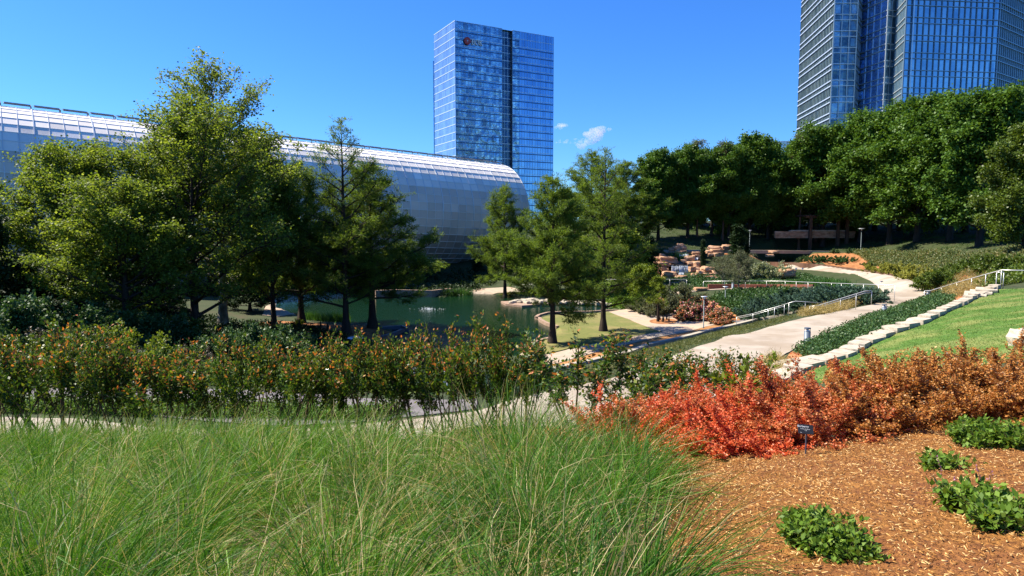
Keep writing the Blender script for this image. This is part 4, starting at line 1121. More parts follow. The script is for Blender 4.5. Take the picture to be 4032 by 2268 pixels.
def rl(sx, top_y, D, h): p = SD(sx, top_y, D); return Vector((p.x, p.y, p.z-h))
H_ = .9
handrail([rl(2901,1248,62,.9), rl(2961,1236,60.5,.9), rl(3089,1199,57,.9)], .9, 'steel handrail rising beside the stair at the terrace corner', 4, double=True)
handrail([rl(3050,1212,56,.9), rl(3103,1194,55,.9), rl(3132,1186,54.5,.9), rl(3238,1193,54.5,.9)], .9, 'steel handrail round the upper stair landing in front of the blue junipers', 4)
handrail([rl(3188,1206,50.5,.9), rl(3215,1205,50.3,.9), rl(3406,1146,49,.9), rl(3433,1145,49,.9)], .9, 'steel handrail climbing to the path beside the buff grasses', 5, double=True)
handrail([rl(2770,1108,82,.9), rl(2900,1106,81,.9), rl(3080,1107,78,.9), rl(3250,1114,69,.9), rl(3400,1119,60,.9), rl(3524,1123,55,.9)], .9, 'long low steel handrail along the walkway above the blue junipers', 14)
handrail([rl(2380,1100,88,.9), rl(2560,1099,86,.9), rl(2704,1100,84,.9)], .9, 'steel handrail left of the falls behind the small cypress', 6)
handrail([rl(3640,1145,53,.9), rl(3665,1144,52.5,.9), rl(3800,1103,47.5,.9), rl(3945,1063,42,.9), rl(4032,1065,41.5,.9), rl(4120,1068,41,.9)], .9, 'bright steel handrail climbing past the lawn at the right edge', 7)
handrail([rl(3925,1072,41.2,.85), rl(3953,1072,41,.85)], .85, 'short return of handrail on the upper landing', 2)
handrail([rl(1040,1518,26.5,.55), rl(1300,1513,26.5,.55), rl(1500,1510,26.5,.55), rl(1760,1505,26.5,.55)], .55, 'lower of two steel rails behind the hedge, beside the grey walkway', 7)
handrail([rl(1150,1456,29.5,.9), rl(1400,1455,29.5,.9), rl(1560,1453,29.5,.9), rl(1870,1443,29.5,.9)], .9, 'upper of two steel rails behind the hedge, nearer the pond', 7)
handrail([rl(485,1312,43,.9), rl(560,1292,44,.9), rl(645,1272,46,.9), rl(705,1258,48,.9)], .9, 'dark handrail in the shade under the big sycamore', 5)
handrail([rl(480,1535,25.5,.8), rl(620,1528,25.5,.8), rl(760,1520,25.5,.8)], .8, 'handrail beside the grey walkway behind the left part of the hedge', 5)
handrail([rl(2030,1122,103,.9), rl(2130,1118,101,.9), rl(2200,1116,99,.9)], .9, 'handrail on the far shore behind the pond lawn cypress', 5)
def bollard(sx, top_y, D, label, h=1.07):
    p = SD(sx, top_y, D); z0 = p.z-h; g = hz(p.x, p.y); r = .155
    if abs(g-z0) < .7: z0 = g
    root = empty('bollard_light', (p.x, p.y, z0), label, 'bollard light', 'bollard lights along the paths'); H = p.z-z0
    bm = bmesh.new(); lathe(bm, [(r*1.08, -.05), (r*1.08, .02), (r, .03), (r, H-.2)], k=18); bm_obj('post', bm, M_bol, root, True)
    bm = bmesh.new(); lathe(bm, [(r*.6, H-.2), (r*.85, H-.16), (r*.35, H-.1), (r*.35, H-.05)], k=18); bm_obj('reflector', bm, M_white, root, True)
    bm = bmesh.new(); lathe(bm, [(r, H-.06), (r*1.02, H-.03), (r, H)], k=18)
    for a in range(4): q = (r*.9*math.cos(a*1.57+.8), r*.9*math.sin(a*1.57+.8)); tube(bm, [(q[0], q[1], H-.2), (q[0], q[1], H-.05)], .012, 5)
    bm_obj('cap', bm, M_bol, root)
bollard(3180, 1290, 33, 'big grey bollard light at the tip of the green bed, closest to the barberry')
bollard(3483, 1198, 44, 'grey bollard light standing alone beside the pale path and green bed')
bollard(3657, 1146, 53, 'grey bollard light at the foot of the bright right-hand rail')
bollard(3471, 1106, 73, 'slender bollard light across the path at the rail end')
bollard(3312, 1057, 103, 'tiny far bollard light in front of the rusty wall')
bollard(3173, 1118, 79, 'small bollard light showing behind the walkway rail')
bollard(2886, 1112, 82, 'small bollard light behind the rail, below the falls')
def lamp(sx, top_y, base_y, D, label, hw=.32):
    a = SD(sx, top_y, D); g = hz(a.x, a.y); H = a.z-g
    root = empty('garden_lamp', (a.x, a.y, g), label, 'garden lamp', 'dish topped garden lamps')
    bm = bmesh.new(); lathe(bm, [(.085, -.05), (.085, .1), (.055, .12), (.05, H-.28)], k=10); bm_obj('pole', bm, M_lampg, root, True)
    bm = bmesh.new(); lathe(bm, [(.06, H-.3), (.12, H-.2), (.10, H-.1)], k=12); bm_obj('lamp_body', bm, M_white, root, True)
    bm = bmesh.new(); lathe(bm, [(.1, H-.1), (hw, H-.07), (hw*.95, H-.03), (.05, H)], k=22); bm_obj('dish', bm, M_mull, root, True)
lamp(2773, 1166, 1295, 63, 'dish topped garden lamp on the orange verge in front of the pink roses')
lamp(2857, 1127, 1200, 75, 'dish topped garden lamp rising out of the green slope behind the roses')
lamp(3393, 899, 992, 114, 'tall garden lamp at the right end of the long kerb', .55)
lamp(2953, 906, 960, 116, 'far garden lamp in the shade beside the conical juniper')
lamp(2530, 880, 930, 116, 'far garden lamp left of the tree row')
# pillar, round table top, plant label, banner
p = SZ(1989, 1150, .5); bm = bmesh.new(); bx(bm, (0, 0, .95), (.42, .42, 1.9)); bx(bm, (0, 0, 1.93), (.48, .48, .06))
o = bm_obj('stone_pillar', bm, M_curb); o.location = (p.x, p.y, hz(p.x, p.y)); tag(o, 'square pale stone pillar on the far shore path', 'pillar')
p = SZ(1400, 1331, 1.0); rt = empty('round_plaque', (p.x, p.y, hz(p.x, p.y)), 'white round disc sign lying under the cypress by the mulched bank', 'sign')
bm = bmesh.new(); lathe(bm, [(.62, .55), (.68, .6), (.62, .63)], k=28); bm_obj('disc', bm, metal('pale_blue_white', (.62, .68, .8), .5, 0), rt)
bm = bmesh.new(); lathe(bm, [(.08, -.1), (.06, .55)], k=10); bm_obj('stem', bm, M_fin, rt)
bm = bmesh.new()
for k in range(5): bx(bm, (-.3+.15*k, .1, .633), (.09, .05, .012)); bx(bm, (-.28+.14*k, -.02, .633), (.08, .04, .012)); bx(bm, (-.24+.12*k, -.15, .633), (.07, .04, .012))
bm_obj('lettering', bm, M_fin, rt)
p = SD(3172, 1690, 6.9); g = hz(p.x, p.y)
lb = empty('plant_label', (p.x, p.y, g), 'small black plant label on a stake in front of the red barberry', 'plant label')
H = p.z-g
bm = bmesh.new(); bar(bm, (.02, 0.02, -.05), (.02, 0.02, H-.02), .014, .01); bm_obj('stake', bm, M_fin, lb)
RL = Matrix.Translation((0, 0, H)) @ Matrix.Rotation(-.25, 4, 'Z') @ Matrix.Rotation(math.radians(52), 4, 'X') @ Matrix.Rotation(math.radians(4), 4, 'Y')
bm = bmesh.new(); bx(bm, (0, 0, 0), (.155, .105, .006)); bmesh.ops.transform(bm, matrix=RL, verts=bm.verts[:])
bm_obj('plate', bm, metal('black_plate', (.012, .012, .013), .45, 0), lb)
def text(body, size, x, y, parent, M, mat, name='lettering'):
    cu = bpy.data.curves.new(name, 'FONT'); cu.body = body; cu.size = size; cu.align_x = 'CENTER'; cu.extrude = .0006
    cu.materials.append(mat)
    t_ = bpy.data.objects.new(name, cu); link(t_); bpy.context.view_layer.update()
    me = bpy.data.meshes.new_from_object(t_); bpy.data.objects.remove(t_); o = bpy.data.objects.new(name, me); link(o, parent); o.matrix_local = M @ Matrix.Translation((x, y, .0042)); return o
M_lett = metal('grey_lettering', (.55, .57, .58), .6, 0)
text('Barberry', .032, -.025, .018, lb, RL, M_lett, 'heading'); text('Berberis thunbergii', .012, -.005, -.004, lb, RL, M_lett, 'lettering'); text('1 gal', .012, 0, -.02, lb, RL, M_lett, 'lettering')
text('Asia', .009, -.05, -.045, lb, RL, M_lett, 'lettering')
p = SD(4038, 975, 70); bn = empty('banner_sign', (p.x, p.y, hz(p.x, p.y)), 'white banner sign with purple edge at the far right under the oaks', 'sign')
bm = bmesh.new(); bx(bm, (.15, 0, 1.0), (.7, .04, 1.5)); bm_obj('panel', bm, M_white, bn)
bm = bmesh.new(); bx(bm, (-.25, 0, 1.0), (.1, .05, 1.5)); bm_obj('purple_edge', bm, metal('purple', (.12, .03, .2), .6, 0), bn)
bm = bmesh.new(); bar(bm, (-.2, .05, -.1), (-.2, .05, 1.8), .05); bar(bm, (.5, .05, -.1), (.5, .05, 1.8), .05); bm_obj('frame', bm, M_fin, bn)
# tiny plant labels on the mulch slope
for sx, sy, lab in ((3162, 1012, 'tiny white plant label on the mulch slope under the little shrubs'), (3136, 1027, 'tiny grey plant label on the mulch slope near the rusty wall')):
    p = SD(sx, sy, 102); r = empty('plant_label', (p.x, p.y, hz(p.x, p.y)), lab, 'plant label')
    bm = bmesh.new(); bx(bm, (0, 0, .42), (.3, .03, .2)); bm_obj('plate', bm, M_white, r); bm = bmesh.new(); bar(bm, (0, 0.03, -.1), (0, 0.03, .4), .03); bm_obj('stake', bm, M_fin, r)
# pergola
M_wood = surf_mat('dark_weathered_wood', [(0.3, (.05, .028, .018)), (0.7, (.13, .075, .045))], scale=3, stretch=(1, 1, .3), bump=.4)
pg = empty('pergola', (0, 0, 0), 'dark timber pergola in the shade of the oaks', 'pergola')
def col(sx, D, w=.5):
    a = SD(sx, 856, D); g = hz(a.x, a.y); bm = bmesh.new(); bx(bm, (a.x, a.y, (a.z+g)/2), (w, w, a.z-g)); bm_obj('column', bm, M_wood, pg)
for sx, D in ((3193,125),(3302,125),(3338,125),(3215,130),(3322,130),(3392,129)): col(sx, D)
for D in (125, 130):
    bm = bmesh.new(); bar(bm, SD(3172, 853, D), SD(3408, 853, D), .25, .5); bm_obj('beam', bm, M_wood, pg)
bm = bmesh.new()
for k in range(16):
    a = SD(3176+k*15, 849, 124.4); bar(bm, a, a+Vector((0, 6.4, 0)), .12, .3)
bm_obj('rafters', bm, M_wood, pg)
# brick red wall behind walkway rail, and bank wall under the tunnel
p = [SD(x, 1120, D) for x, D in ((2790,83),(2900,83),(3060,81),(3200,76))]
wall_strip('retaining_wall', [Vector((q.x, q.y, q.z)) for q in resample(p, 2)], [Vector((q.x, q.y, q.z-.75)) for q in resample(p, 2)], surf_mat('brick_red_wall', [(0.3, (.14, .05, .035)), (0.7, (.24, .09, .06))], scale=2), .3, 'low brick red wall behind the walkway rail')
p = resample([SZ(x, y, .1) for x, y in ((1480,1168),(1560,1164),(1700,1168),(1780,1158))], 1.5)
wall_strip('retaining_wall', [q+Vector((0, 0, .9)) for q in p], [q-Vector((0, 0, .6)) for q in p], M_brown, .4, 'dark wall at the water line under the glass tunnel')
# ------------------------------------------------------------------ leaf and bark materials
L_syc = leaf_mat('sycamore_leaf', [(0, (.06, .11, .016)), (.4, (.115, .18, .026)), (.75, (.19, .255, .045)), (1, (.38, .46, .12))], .55, .5, .2)
L_cyp = leaf_mat('cypress_leaf', [(0, (.05, .10, .015)), (.5, (.105, .175, .027)), (1, (.21, .29, .05))], .5, .6, .2)
L_oak = leaf_mat('oak_leaf', [(0, (.035, .09, .012)), (.5, (.07, .145, .018)), (.8, (.11, .20, .028)), (1, (.17, .25, .04))], .3, .5, .2)
L_oak2 = leaf_mat('oak_leaf_light', [(0, (.04, .075, .01)), (.5, (.08, .13, .015)), (1, (.16, .21, .03))], .33, .45, .3)
L_lite = leaf_mat('yellow_green_leaf', [(0, (.07, .12, .012)), (.5, (.14, .2, .02)), (1, (.24, .3, .04))], .4, .5, .2)
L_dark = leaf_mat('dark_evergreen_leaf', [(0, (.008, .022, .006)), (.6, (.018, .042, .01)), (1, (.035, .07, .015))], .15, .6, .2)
L_myr = leaf_mat('crape_myrtle_leaf', [(0, (.012, .045, .006)), (.25, (.04, .095, .012)), (.45, (.10, .165, .018)), (.62, (.2, .24, .03)), (.70, (.36, .13, .03)), (.85, (.52, .16, .05)), (1, (.44, .26, .05))], .36, .45, .25)
L_barb = leaf_mat('barberry_leaf', [(0, (.05, .075, .015)), (.12, (.14, .10, .02)), (.25, (.40, .10, .025)), (.5, (.56, .18, .06)), (.72, (.62, .26, .09)), (.88, (.62, .12, .06)), (1, (.68, .40, .14))], .35, .45, .35, tg=(1.2, .9, .6))
L_barb2 = leaf_mat('barberry_leaf_coral', [(0, (.08, .06, .015)), (.15, (.38, .08, .02)), (.5, (.72, .14, .05)), (.85, (.68, .22, .08)), (1, (.68, .34, .12))], .35, .45, .35, tg=(1.2, .8, .6))
L_barb3 = leaf_mat('barberry_leaf_amber', [(0, (.035, .05, .012)), (.2, (.16, .09, .02)), (.45, (.42, .17, .035)), (.75, (.58, .27, .07)), (1, (.68, .42, .14))], .35, .45, .35, tg=(1.2, .95, .6))
L_sage = leaf_mat('broad_green_leaf', [(0, (.05, .11, .012)), (.5, (.11, .20, .022)), (1, (.22, .31, .05))], .35, .5, .2)
L_jun = leaf_mat('blue_juniper_leaf', [(0, (.025, .06, .04)), (.5, (.06, .12, .08)), (1, (.12, .2, .14))], .15, .7, .2)
L_gold = leaf_mat('golden_juniper_leaf', [(0, (.13, .15, .02)), (.5, (.28, .29, .05)), (1, (.42, .42, .12))], .3, .6, .2)
L_cov = leaf_mat('ground_cover_leaf', [(0, (.018, .05, .014)), (.5, (.045, .105, .028)), (1, (.10, .17, .05))], .25, .5, .3)
L_buff = leaf_mat('buff_grass_blade', [(0, (.10, .12, .03)), (.4, (.32, .25, .10)), (1, (.58, .45, .22))], .35, .6, .2)
L_grey = leaf_mat('grey_green_leaf', [(0, (.05, .07, .035)), (.5, (.11, .13, .065)), (1, (.22, .23, .13))], .25, .6, .2)
L_varg = leaf_mat('variegated_leaf', [(0, (.05, .09, .03)), (.45, (.13, .18, .08)), (.7, (.42, .44, .28)), (1, (.62, .62, .45))], .25, .5, .3)
L_rose = leaf_mat('rose_leaf_and_petal', [(0, (.03, .07, .015)), (.46, (.07, .12, .03)), (.52, (.5, .10, .10)), (.72, (.66, .28, .28)), (1, (.75, .58, .54))], .3, .5, .3)
L_rose2 = leaf_mat('coral_rose_leaf_and_petal', [(0, (.03, .06, .015)), (.44, (.06, .10, .025)), (.50, (.5, .14, .08)), (.8, (.66, .30, .2)), (1, (.75, .5, .38))], .3, .5, .3)
L_iris = leaf_mat('iris_blade', [(0, (.02, .08, .015)), (1, (.09, .2, .04))], .3, .4, .4)
L_purp = leaf_mat('purple_flower', [(0, (.18, .06, .14)), (1, (.5, .22, .38))], .3, .6, .2)
B_dark = surf_mat('dark_bark', [(0.3, (.018, .014, .010)), (0.7, (.05, .038, .028))], scale=6, bump=1, bscale=14, stretch=(1, 1, .25), bdist=.03)
B_cyp = surf_mat('cypress_bark', [(0.3, (.016, .011, .008)), (0.7, (.05, .035, .025))], scale=5, bump=1, bscale=14, stretch=(1, 1, .15), bdist=.03)
B_pale = surf_mat('pale_sycamore_bark', [(0.35, (.08, .07, .05)), (0.5, (.20, .18, .14)), (0.65, (.38, .35, .29))], scale=1.6, bump=.4, bscale=8, stretch=(1, 1, .5))
B_twig = surf_mat('brown_stem', [(0.3, (.07, .04, .025)), (0.7, (.16, .10, .06))], scale=10, bump=.3)
CROWN_TOP = {}
def tree_parts(name, rng, leaf, bark, **kw):
    sk, V, Fc, T = make_tree(rng, **kw)
    w = sk.wood(name+'_trunk', bark); me = np_mesh(name+'_crown', V, Fc, leaf, T)
    CROWN_TOP[me.name] = float(np.percentile(V[:, 2], 99.7))
    return [('trunk', w), ('crown', me)]
def R(s): return np.random.default_rng(s)
def ellip(a, k=1.0, lo=.35):
    return lambda t: a*max(lo*(1-t)*1.0, math.sqrt(max(0, 1-((t-.30)/.72)**2)))**k
SUBS = 1.0
# --- cypress kinds (excurrent, airy, light)
def conef(a, p=.8): return lambda t: a*(max(0.02, 1-t)**p)*(.75+.25*min(1, t*4))
cyp = dict(R0=.30, el=(.12, .8), lift=.35, nsub=14, ntw=9, subf=.36, twl=.8, sigma=.13, ls=.22, lw=.055, flat=.6, flare=1.9, wobT=.006, inner=.18, tipr=.02, upow=.95, subel=.1, dirmix=.6, leafup=.8)
P_cypA = tree_parts('cypress_a', R(1), L_cyp, B_cyp, H=19, bh=2.2, prof=conef(6.4, .62), nl=42, nleaf=38000, **cyp)
P_cypB = tree_parts('cypress_b', R(2), L_cyp, B_cyp, H=15.5, bh=2.4, prof=conef(7.0, .66), nl=50, nleaf=80000, **cyp)
P_cypC = tree_parts('cypress_c', R(3), L_cyp, B_cyp, H=14, bh=2.6, prof=conef(6.8, .7), nl=46, nleaf=90000, **cyp)
P_cypS = tree_parts('cypress_small', R(4), L_lite, B_cyp, H=4.6, bh=1.3, prof=conef(1.5, .6), nl=26, nleaf=5500, R0=.11, el=(.2, .7), lift=.3, nsub=10, ntw=6, subf=.4, twl=.3, sigma=.07, ls=.16, lw=.05, flat=.6, flare=1.6, wobT=.008, tipr=.012, thinr=.01)
# --- sycamores
syc = dict(R0=.36, flare=1.4, wobT=.03, el=(.35, 1.15), lift=.35, nsub=9, ntw=7, subf=.5, twl=.9, sigma=.19, ls=.185, lw=.15, subel=.25, inner=.22, upow=.85, dirmix=.2, leafup=.5, tr_exp=1.0)
P_syc1 = tree_parts('sycamore_a', R(11), L_syc, B_dark, H=18.5, bh=1.9, prof=ellip(9.2, 1, .9), nl=46, nleaf=64000, **syc)
P_syc2 = tree_parts('sycamore_b', R(12), L_syc, B_pale, H=22, bh=3.2, prof=ellip(6.4, 1, .8), nl=44, nleaf=52000, topsparse=.8, **syc)
P_syc3 = tree_parts('sycamore_c', R(13), L_syc, B_dark, H=14, bh=2.5, prof=ellip(6.2, 1, .9), nl=34, nleaf=40000, **syc)
# --- oaks of the hill row
oak = dict(R0=.38, flare=1.35, wobT=.015, el=(.25, 1.1), lift=.35, nsub=9, ntw=6, subf=.48, twl=.9, sigma=.33, ls=.34, lw=.26, subel=.12, inner=.2, upow=.9, dirmix=.2, leafup=.7)
P_oak = [tree_parts('oak_%d' % i, R(20+i), L_oak, B_dark, H=18, bh=1.6+.4*i, prof=ellip(6.2+.4*i, 1, .8), nl=46, nleaf=68000, **oak) for i in range(4)]
P_oakY = tree_parts('oak_yellow', R(30), L_oak2, B_dark, H=18, bh=1.6, prof=ellip(7.0, 1, .9), nl=46, nleaf=52000, **oak)
P_small = [tree_parts('small_tree_%d' % i, R(40+i), L_lite, B_dark, H=7, bh=1.0, prof=ellip(3.6, 1, 1), nl=30, nleaf=11000, R0=.14, el=(.3, 1.1), lift=.3, nsub=9, ntw=5, subf=.5, twl=.7, sigma=.25, ls=.32, lw=.24, flare=1.2) for i in range(2)]
def put_tree(parts, H0, sx, D, top, name, label, cat='tree', group=None, rz=0, wide=1.0, base=None):
    x = (sx-2016)/F*D*.985; z = hz(x, D) if base is None else base
    H0 = CROWN_TOP[parts[1][1].name]
    s = (zat(top, D)-z)/H0
    return plant(parts, name, (x, D, z-.05), label, cat, group, rz, (s*wide, s*wide, s))
put_tree(P_cypA, 19, 1346, 59.6, 475, 'bald_cypress', 'tall feathery bald cypress with dark trunk in front of the glass tunnel', group='bald cypresses round the pond', rz=.4)
put_tree(P_cypB, 15.5, 1166, 68, 640, 'bald_cypress', 'bald cypress with flared trunk at the left end of the mulched bank', group='bald cypresses round the pond', rz=1.4, wide=.95)
put_tree(P_cypC, 14, 1452, 64.5, 650, 'bald_cypress', 'bald cypress with swollen dark trunk at the water edge of the bank', group='bald cypresses round the pond', rz=2.2, wide=1.05)
put_tree(P_cypC, 14, 2179, 56, 700, 'bald_cypress', 'bald cypress on the near shore left of the pond lawn middle', group='bald cypresses round the pond', rz=.7, wide=.88)
put_tree(P_cypA, 19, 2384, 62.7, 590, 'bald_cypress', 'taller bald cypress at the near side of the pond lawn', group='bald cypresses round the pond', rz=2.9, wide=.95)
put_tree(P_cypB, 15.5, 1988, 98, 735, 'bald_cypress', 'bald cypress by the tunnel end on the far shore', group='bald cypresses round the pond', rz=3.6, wide=.85)
put_tree(P_cypS, 4.6, 2604, 69, 1085, 'young_cypress', 'little yellow green cypress growing in the pale terrace', rz=1)
for sx, D, top, v, w, lab in ((2290,92,930,1,1.3,'yellow green small tree on the far shore behind the lawn cypresses'), (2440,95,900,0,1.3,'small bright tree behind the taller lawn cypress'), (2150,100,960,0,1.4,'small light tree at the foot of the far shore cypress'),
                            (2540,84,1040,1,1.1,'small light tree left of the lowest boulders')):
    put_tree(P_small[v], 7, sx, D, top, 'small_tree', lab, rz=sx, wide=w)
put_tree(P_cypC, 14, 2230, 118, 745, 'feathery_tree', 'feathery tree far behind, between bank tower and oaks', rz=.3, wide=1.2)
put_tree(P_cypB, 15.5, 2330, 122, 600, 'feathery_tree', 'taller feathery tree behind the lawn cypress, left of the oaks', rz=1.3, wide=1.2)
put_tree(P_cypC, 14, 2470, 112, 640, 'feathery_tree', 'greyish feathery tree against the first oak', rz=2.3, wide=1.2)
# bare-topped sycamores
put_tree(P_syc2, 22, 850, 62, 262, 'sycamore', 'tallest sycamore with pale trunk and sparse twiggy top', group='sycamores on the left bank', rz=.5, wide=1.2)
put_tree(P_syc1, 18.5, 740, 52, 390, 'sycamore', 'broad sycamore with dark forked trunk, its crown hiding the tunnel', group='sycamores on the left bank', rz=2.0, wide=1.3)
put_tree(P_syc3, 14, 235, 50, 560, 'sycamore', 'lower sycamore reaching over the left shrubs', group='sycamores on the left bank', rz=1.0, wide=1.1)
put_tree(P_syc3, 14, 470, 46, 700, 'sycamore', 'lowest sycamore between the two left trunks, hanging over the shrubs', group='sycamores on the left bank', rz=3.0, wide=1.4)
put_tree(P_syc3, 14, 1060, 63, 640, 'sycamore', 'sycamore filling the gap left of the tall cypress', group='sycamores on the left bank', rz=4.0, wide=.8)
# the oak row
rowl = [(2598,125,575,0),(2717,127,555,1),(2810,131,565,2),(2881,129,560,3),(2960,131,515,0),(3036,132,545,1),(3143,134,545,2),(3254,127,475,3),(3405,124,430,0),(3520,117,400,1),(3629,108,380,2),(3760,104,350,3),(3879,90,345,0),(3990,94,340,1)]
for i, (sx, D, top, v) in enumerate(rowl):
    side = 'tree row' if sx < 3200 else 'big oaks before the faceted tower'
    n = i if sx < 3200 else i-7
    put_tree(P_oak[v], 18, sx, D, top+18, 'oak_tree', 'dark green dense oak, %s from the left in the %s' % (ORD[n], side), 'tree', 'oaks on the hill lawn', rz=i*1.3, wide=(1.02 if sx < 3200 else 1.1))
put_tree(P_oakY, 18, 4060, 68, 470, 'oak_tree', 'yellower oak at the right edge, nearest of the hill trees', 'tree', 'oaks on the hill lawn', rz=.4)
for i, (sx, D, top, v) in enumerate([(2664,136,585,1),(2743,140,600,2),(2840,136,580,3),(2920,138,575,0),(2990,136,560,2),(3100,140,590,1),(3200,134,560,2),(3340,128,500,1),(3460,126,470,3),(3560,124,440,0),(3700,122,410,2),(3820,112,380,1),(3940,110,370,3),(4100,104,340,2)]):
    D += 8
    put_tree(P_oak[v], 18, sx, D, top+20, 'oak_tree', 'rear oak, %s from the left in the shaded second row' % ORD[i], 'tree', 'rear row of oaks', rz=i*2.1+1, wide=1.3)
for i, (sx, D, top) in enumerate([(2620,150,868),(2690,152,858),(2780,150,870),(2850,153,858),(2930,151,868),(3010,152,862),(3090,150,868),(3250,150,850),(3330,150,855),(3740,135,860),(3800,138,850),(3960,132,855),(4030,130,850),(3860,136,856)]):
    put_tree(P_small[i % 2], 7, sx, D, top, 'small_tree', 'low sunlit yellow green tree beyond the trunks, %s from the left' % ORD[i], 'tree', 'sunlit small trees beyond the hill', rz=i, wide=1.8)
DKB = tree_parts('hedge_tree', R(66), L_oak, B_dark, H=6, bh=.2, prof=ellip(4.2, 1, 1), nl=34, nleaf=14000, R0=.14, el=(.2, 1.1), lift=.3, nsub=9, ntw=5, subf=.5, twl=.8, sigma=.3, ls=.36, lw=.26, flare=1.1)
for i, sx in enumerate(range(2560, 4140, 95)):
    put_tree(DKB, 6, sx, 147-(sx-2560)*.004, 850-(i % 3)*10, 'hedge_tree', 'dark shaded bush closing the view under the oaks, %s from the left' % ORD[i], 'tree', 'dark bushes behind the oaks', rz=i, wide=1.5)
for sx, D, top, lab in ((2490,140,870,'low bright tree behind the left end of the tree row'), (2400,135,860,'low bright tree behind the lawn cypress'), (3130,160,540,'bare twiggy tree top rising above the oaks')):
    if 'bare' in lab: continue
    put_tree(P_small[0], 7, sx, D, top, 'small_tree', lab, rz=sx, wide=2)
B_t = tree_parts('twiggy', R(55), L_grey, B_twig, H=17, bh=8, prof=ellip(2.4), nl=22, nleaf=2500, R0=.2, el=(.9, 1.2), lift=.2, nsub=9, ntw=6, subf=.5, twl=.8, sigma=.2, ls=.25, lw=.15)
for sx, top, lab in ((2752, 545, 'bare twiggy treetop above the oak row, left one'), (2855, 552, 'bare twiggy treetop above the oak row, right one'), (3160, 522, 'thin pale tree in front of the faceted tower corner')):
    put_tree(B_t, 17, sx, 128, top, 'twiggy_tree', lab, rz=sx)
# dark evergreens at the far left
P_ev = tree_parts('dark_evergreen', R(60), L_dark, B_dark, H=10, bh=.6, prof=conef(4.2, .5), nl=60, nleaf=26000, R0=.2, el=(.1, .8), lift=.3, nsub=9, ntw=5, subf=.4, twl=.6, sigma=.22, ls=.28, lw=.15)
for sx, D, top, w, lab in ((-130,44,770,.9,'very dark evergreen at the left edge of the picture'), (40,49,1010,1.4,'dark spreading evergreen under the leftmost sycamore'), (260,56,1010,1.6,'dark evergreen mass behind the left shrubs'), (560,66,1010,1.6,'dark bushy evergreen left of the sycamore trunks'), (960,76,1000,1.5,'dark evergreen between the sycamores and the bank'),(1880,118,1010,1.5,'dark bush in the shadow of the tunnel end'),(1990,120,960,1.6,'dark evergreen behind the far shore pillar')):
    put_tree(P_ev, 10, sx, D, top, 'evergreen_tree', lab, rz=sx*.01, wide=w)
P_con = tree_parts('column_juniper', R(61), L_dark, B_dark, H=5, bh=.1, prof=lambda t: .75*(1-t)**.7+.12, nl=60, nleaf=9000, R0=.08, el=(1.0, 1.3), lift=.3, nsub=8, ntw=4, subf=.4, twl=.25, sigma=.1, ls=.18, lw=.07, thinr=.008)
for sx, D, top, lab, w in ((2540,98,940,'slender dark juniper, left one of the pair by the falls',1.0),(2566,97,930,'slender dark juniper, right one of the pair by the falls',1.1),(2779,101,943,'lone slender juniper among the orange boulders',.8),):
    put_tree(P_con, 5, sx, D, top, 'column_juniper', lab, 'juniper', rz=sx, wide=w)
put_tree(P_con, 5, 2918, 104, 885, 'cone_juniper', 'wide cone shaped juniper above the falls', 'juniper', rz=1, wide=1.7)
put_tree(P_con, 5, 2944, 107, 905, 'cone_juniper', 'dark juniper just right of the wide cone shaped one', 'juniper', rz=2, wide=1.4)

# ------------------------------------------------------------------ shrubs
def bush_parts(name, rng, leaf, bark=B_twig, tm=None, **kw):
    sk, V, Fc, T, C = make_bush(rng, **kw)
    return [('stems', sk.wood(name+'_stems', bark)), ('foliage', np_mesh(name+'_foliage', V, Fc, leaf, T if tm is None else tm(T, C, rng)))]
def put(parts, x, y, name, label, cat, group=None, rz=0, sc=1.0, dz=0): return plant(parts, name, (x, y, hz(x, y)+dz-.02), label, cat, group, rz, sc)
def putS(parts, sx, D, name, label, cat, group=None, rz=0, sc=1.0, dz=0): return put(parts, (sx-2016)/F*D*.985, D, name, label, cat, group, rz, sc, dz)
# crape myrtle hedge
P_my = [bush_parts('myrtle_%d' % i, R(70+i), L_myr, H=2.45, R=.66, nst=12, lps=300, ls=.082, lw=.042, bare=.6, spread=1.0, nsub=16, subl=.42, sigma=.035, tip=.26, tipy=.8, rs=.022, el=(.98, 1.5), base_r=.16, lift=.12, wob=.05, twr=.004, leafup=.2) for i in range(5)]
hed = []
for i, (sx, top, D) in enumerate([(-60,1310,14.6),(60,1330,15.0),(170,1320,14.6),(290,1335,15.2),(400,1330,14.7),(500,1350,15.3),(610,1375,15),(720,1400,15.4),(820,1375,15),(930,1345,14.8),(1040,1330,14.6),(1150,1385,15.2),(1260,1370,14.8),(1370,1345,15.1),(1450,1330,14.7),(1530,1290,15.3),(1640,1335,14.9),(1750,1330,15.1),(1850,1300,14.8),(1960,1290,15.2),(2050,1310,14.9)]):
    D -= .4
    x = (sx-2016)/F*D*.985; z = hz(x, D); s = (zat(top-22-(i*7 % 4)*9, D)-z)/2.55
    plant(P_my[i % 5], 'crape_myrtle', (x, D, z-.03), 'red tipped crape myrtle shrub, %s from the left in the hedge behind the tall grass' % ORD[i], 'shrub', 'crape myrtle hedge', i*1.7, ((.95, .78, 1.05, .85)[i % 4], (.95, .78, 1.05, .85)[i % 4], s))
for sx, top, D, w, lab in ((2309,1285,12.2,1.3,'full crape myrtle standing alone in front of the cypress trunks'),
                         (2620,1350,12.6,.95,'crape myrtle poking above the coral barberry, left one'),(2860,1340,12.4,.9,'crape myrtle above the barberry, middle one'),(2960,1345,12.2,.8,'tall thin crape myrtle above the barberry against the pale path')):
    x = (sx-2016)/F*D*.985; z = hz(x, D); s = (zat(top, D)-z)/2.55
    plant(P_my[sx % 5], 'crape_myrtle', (x, D, z-.03), lab, 'shrub', 'crape myrtles by the barberry', sx, (w, w, s))
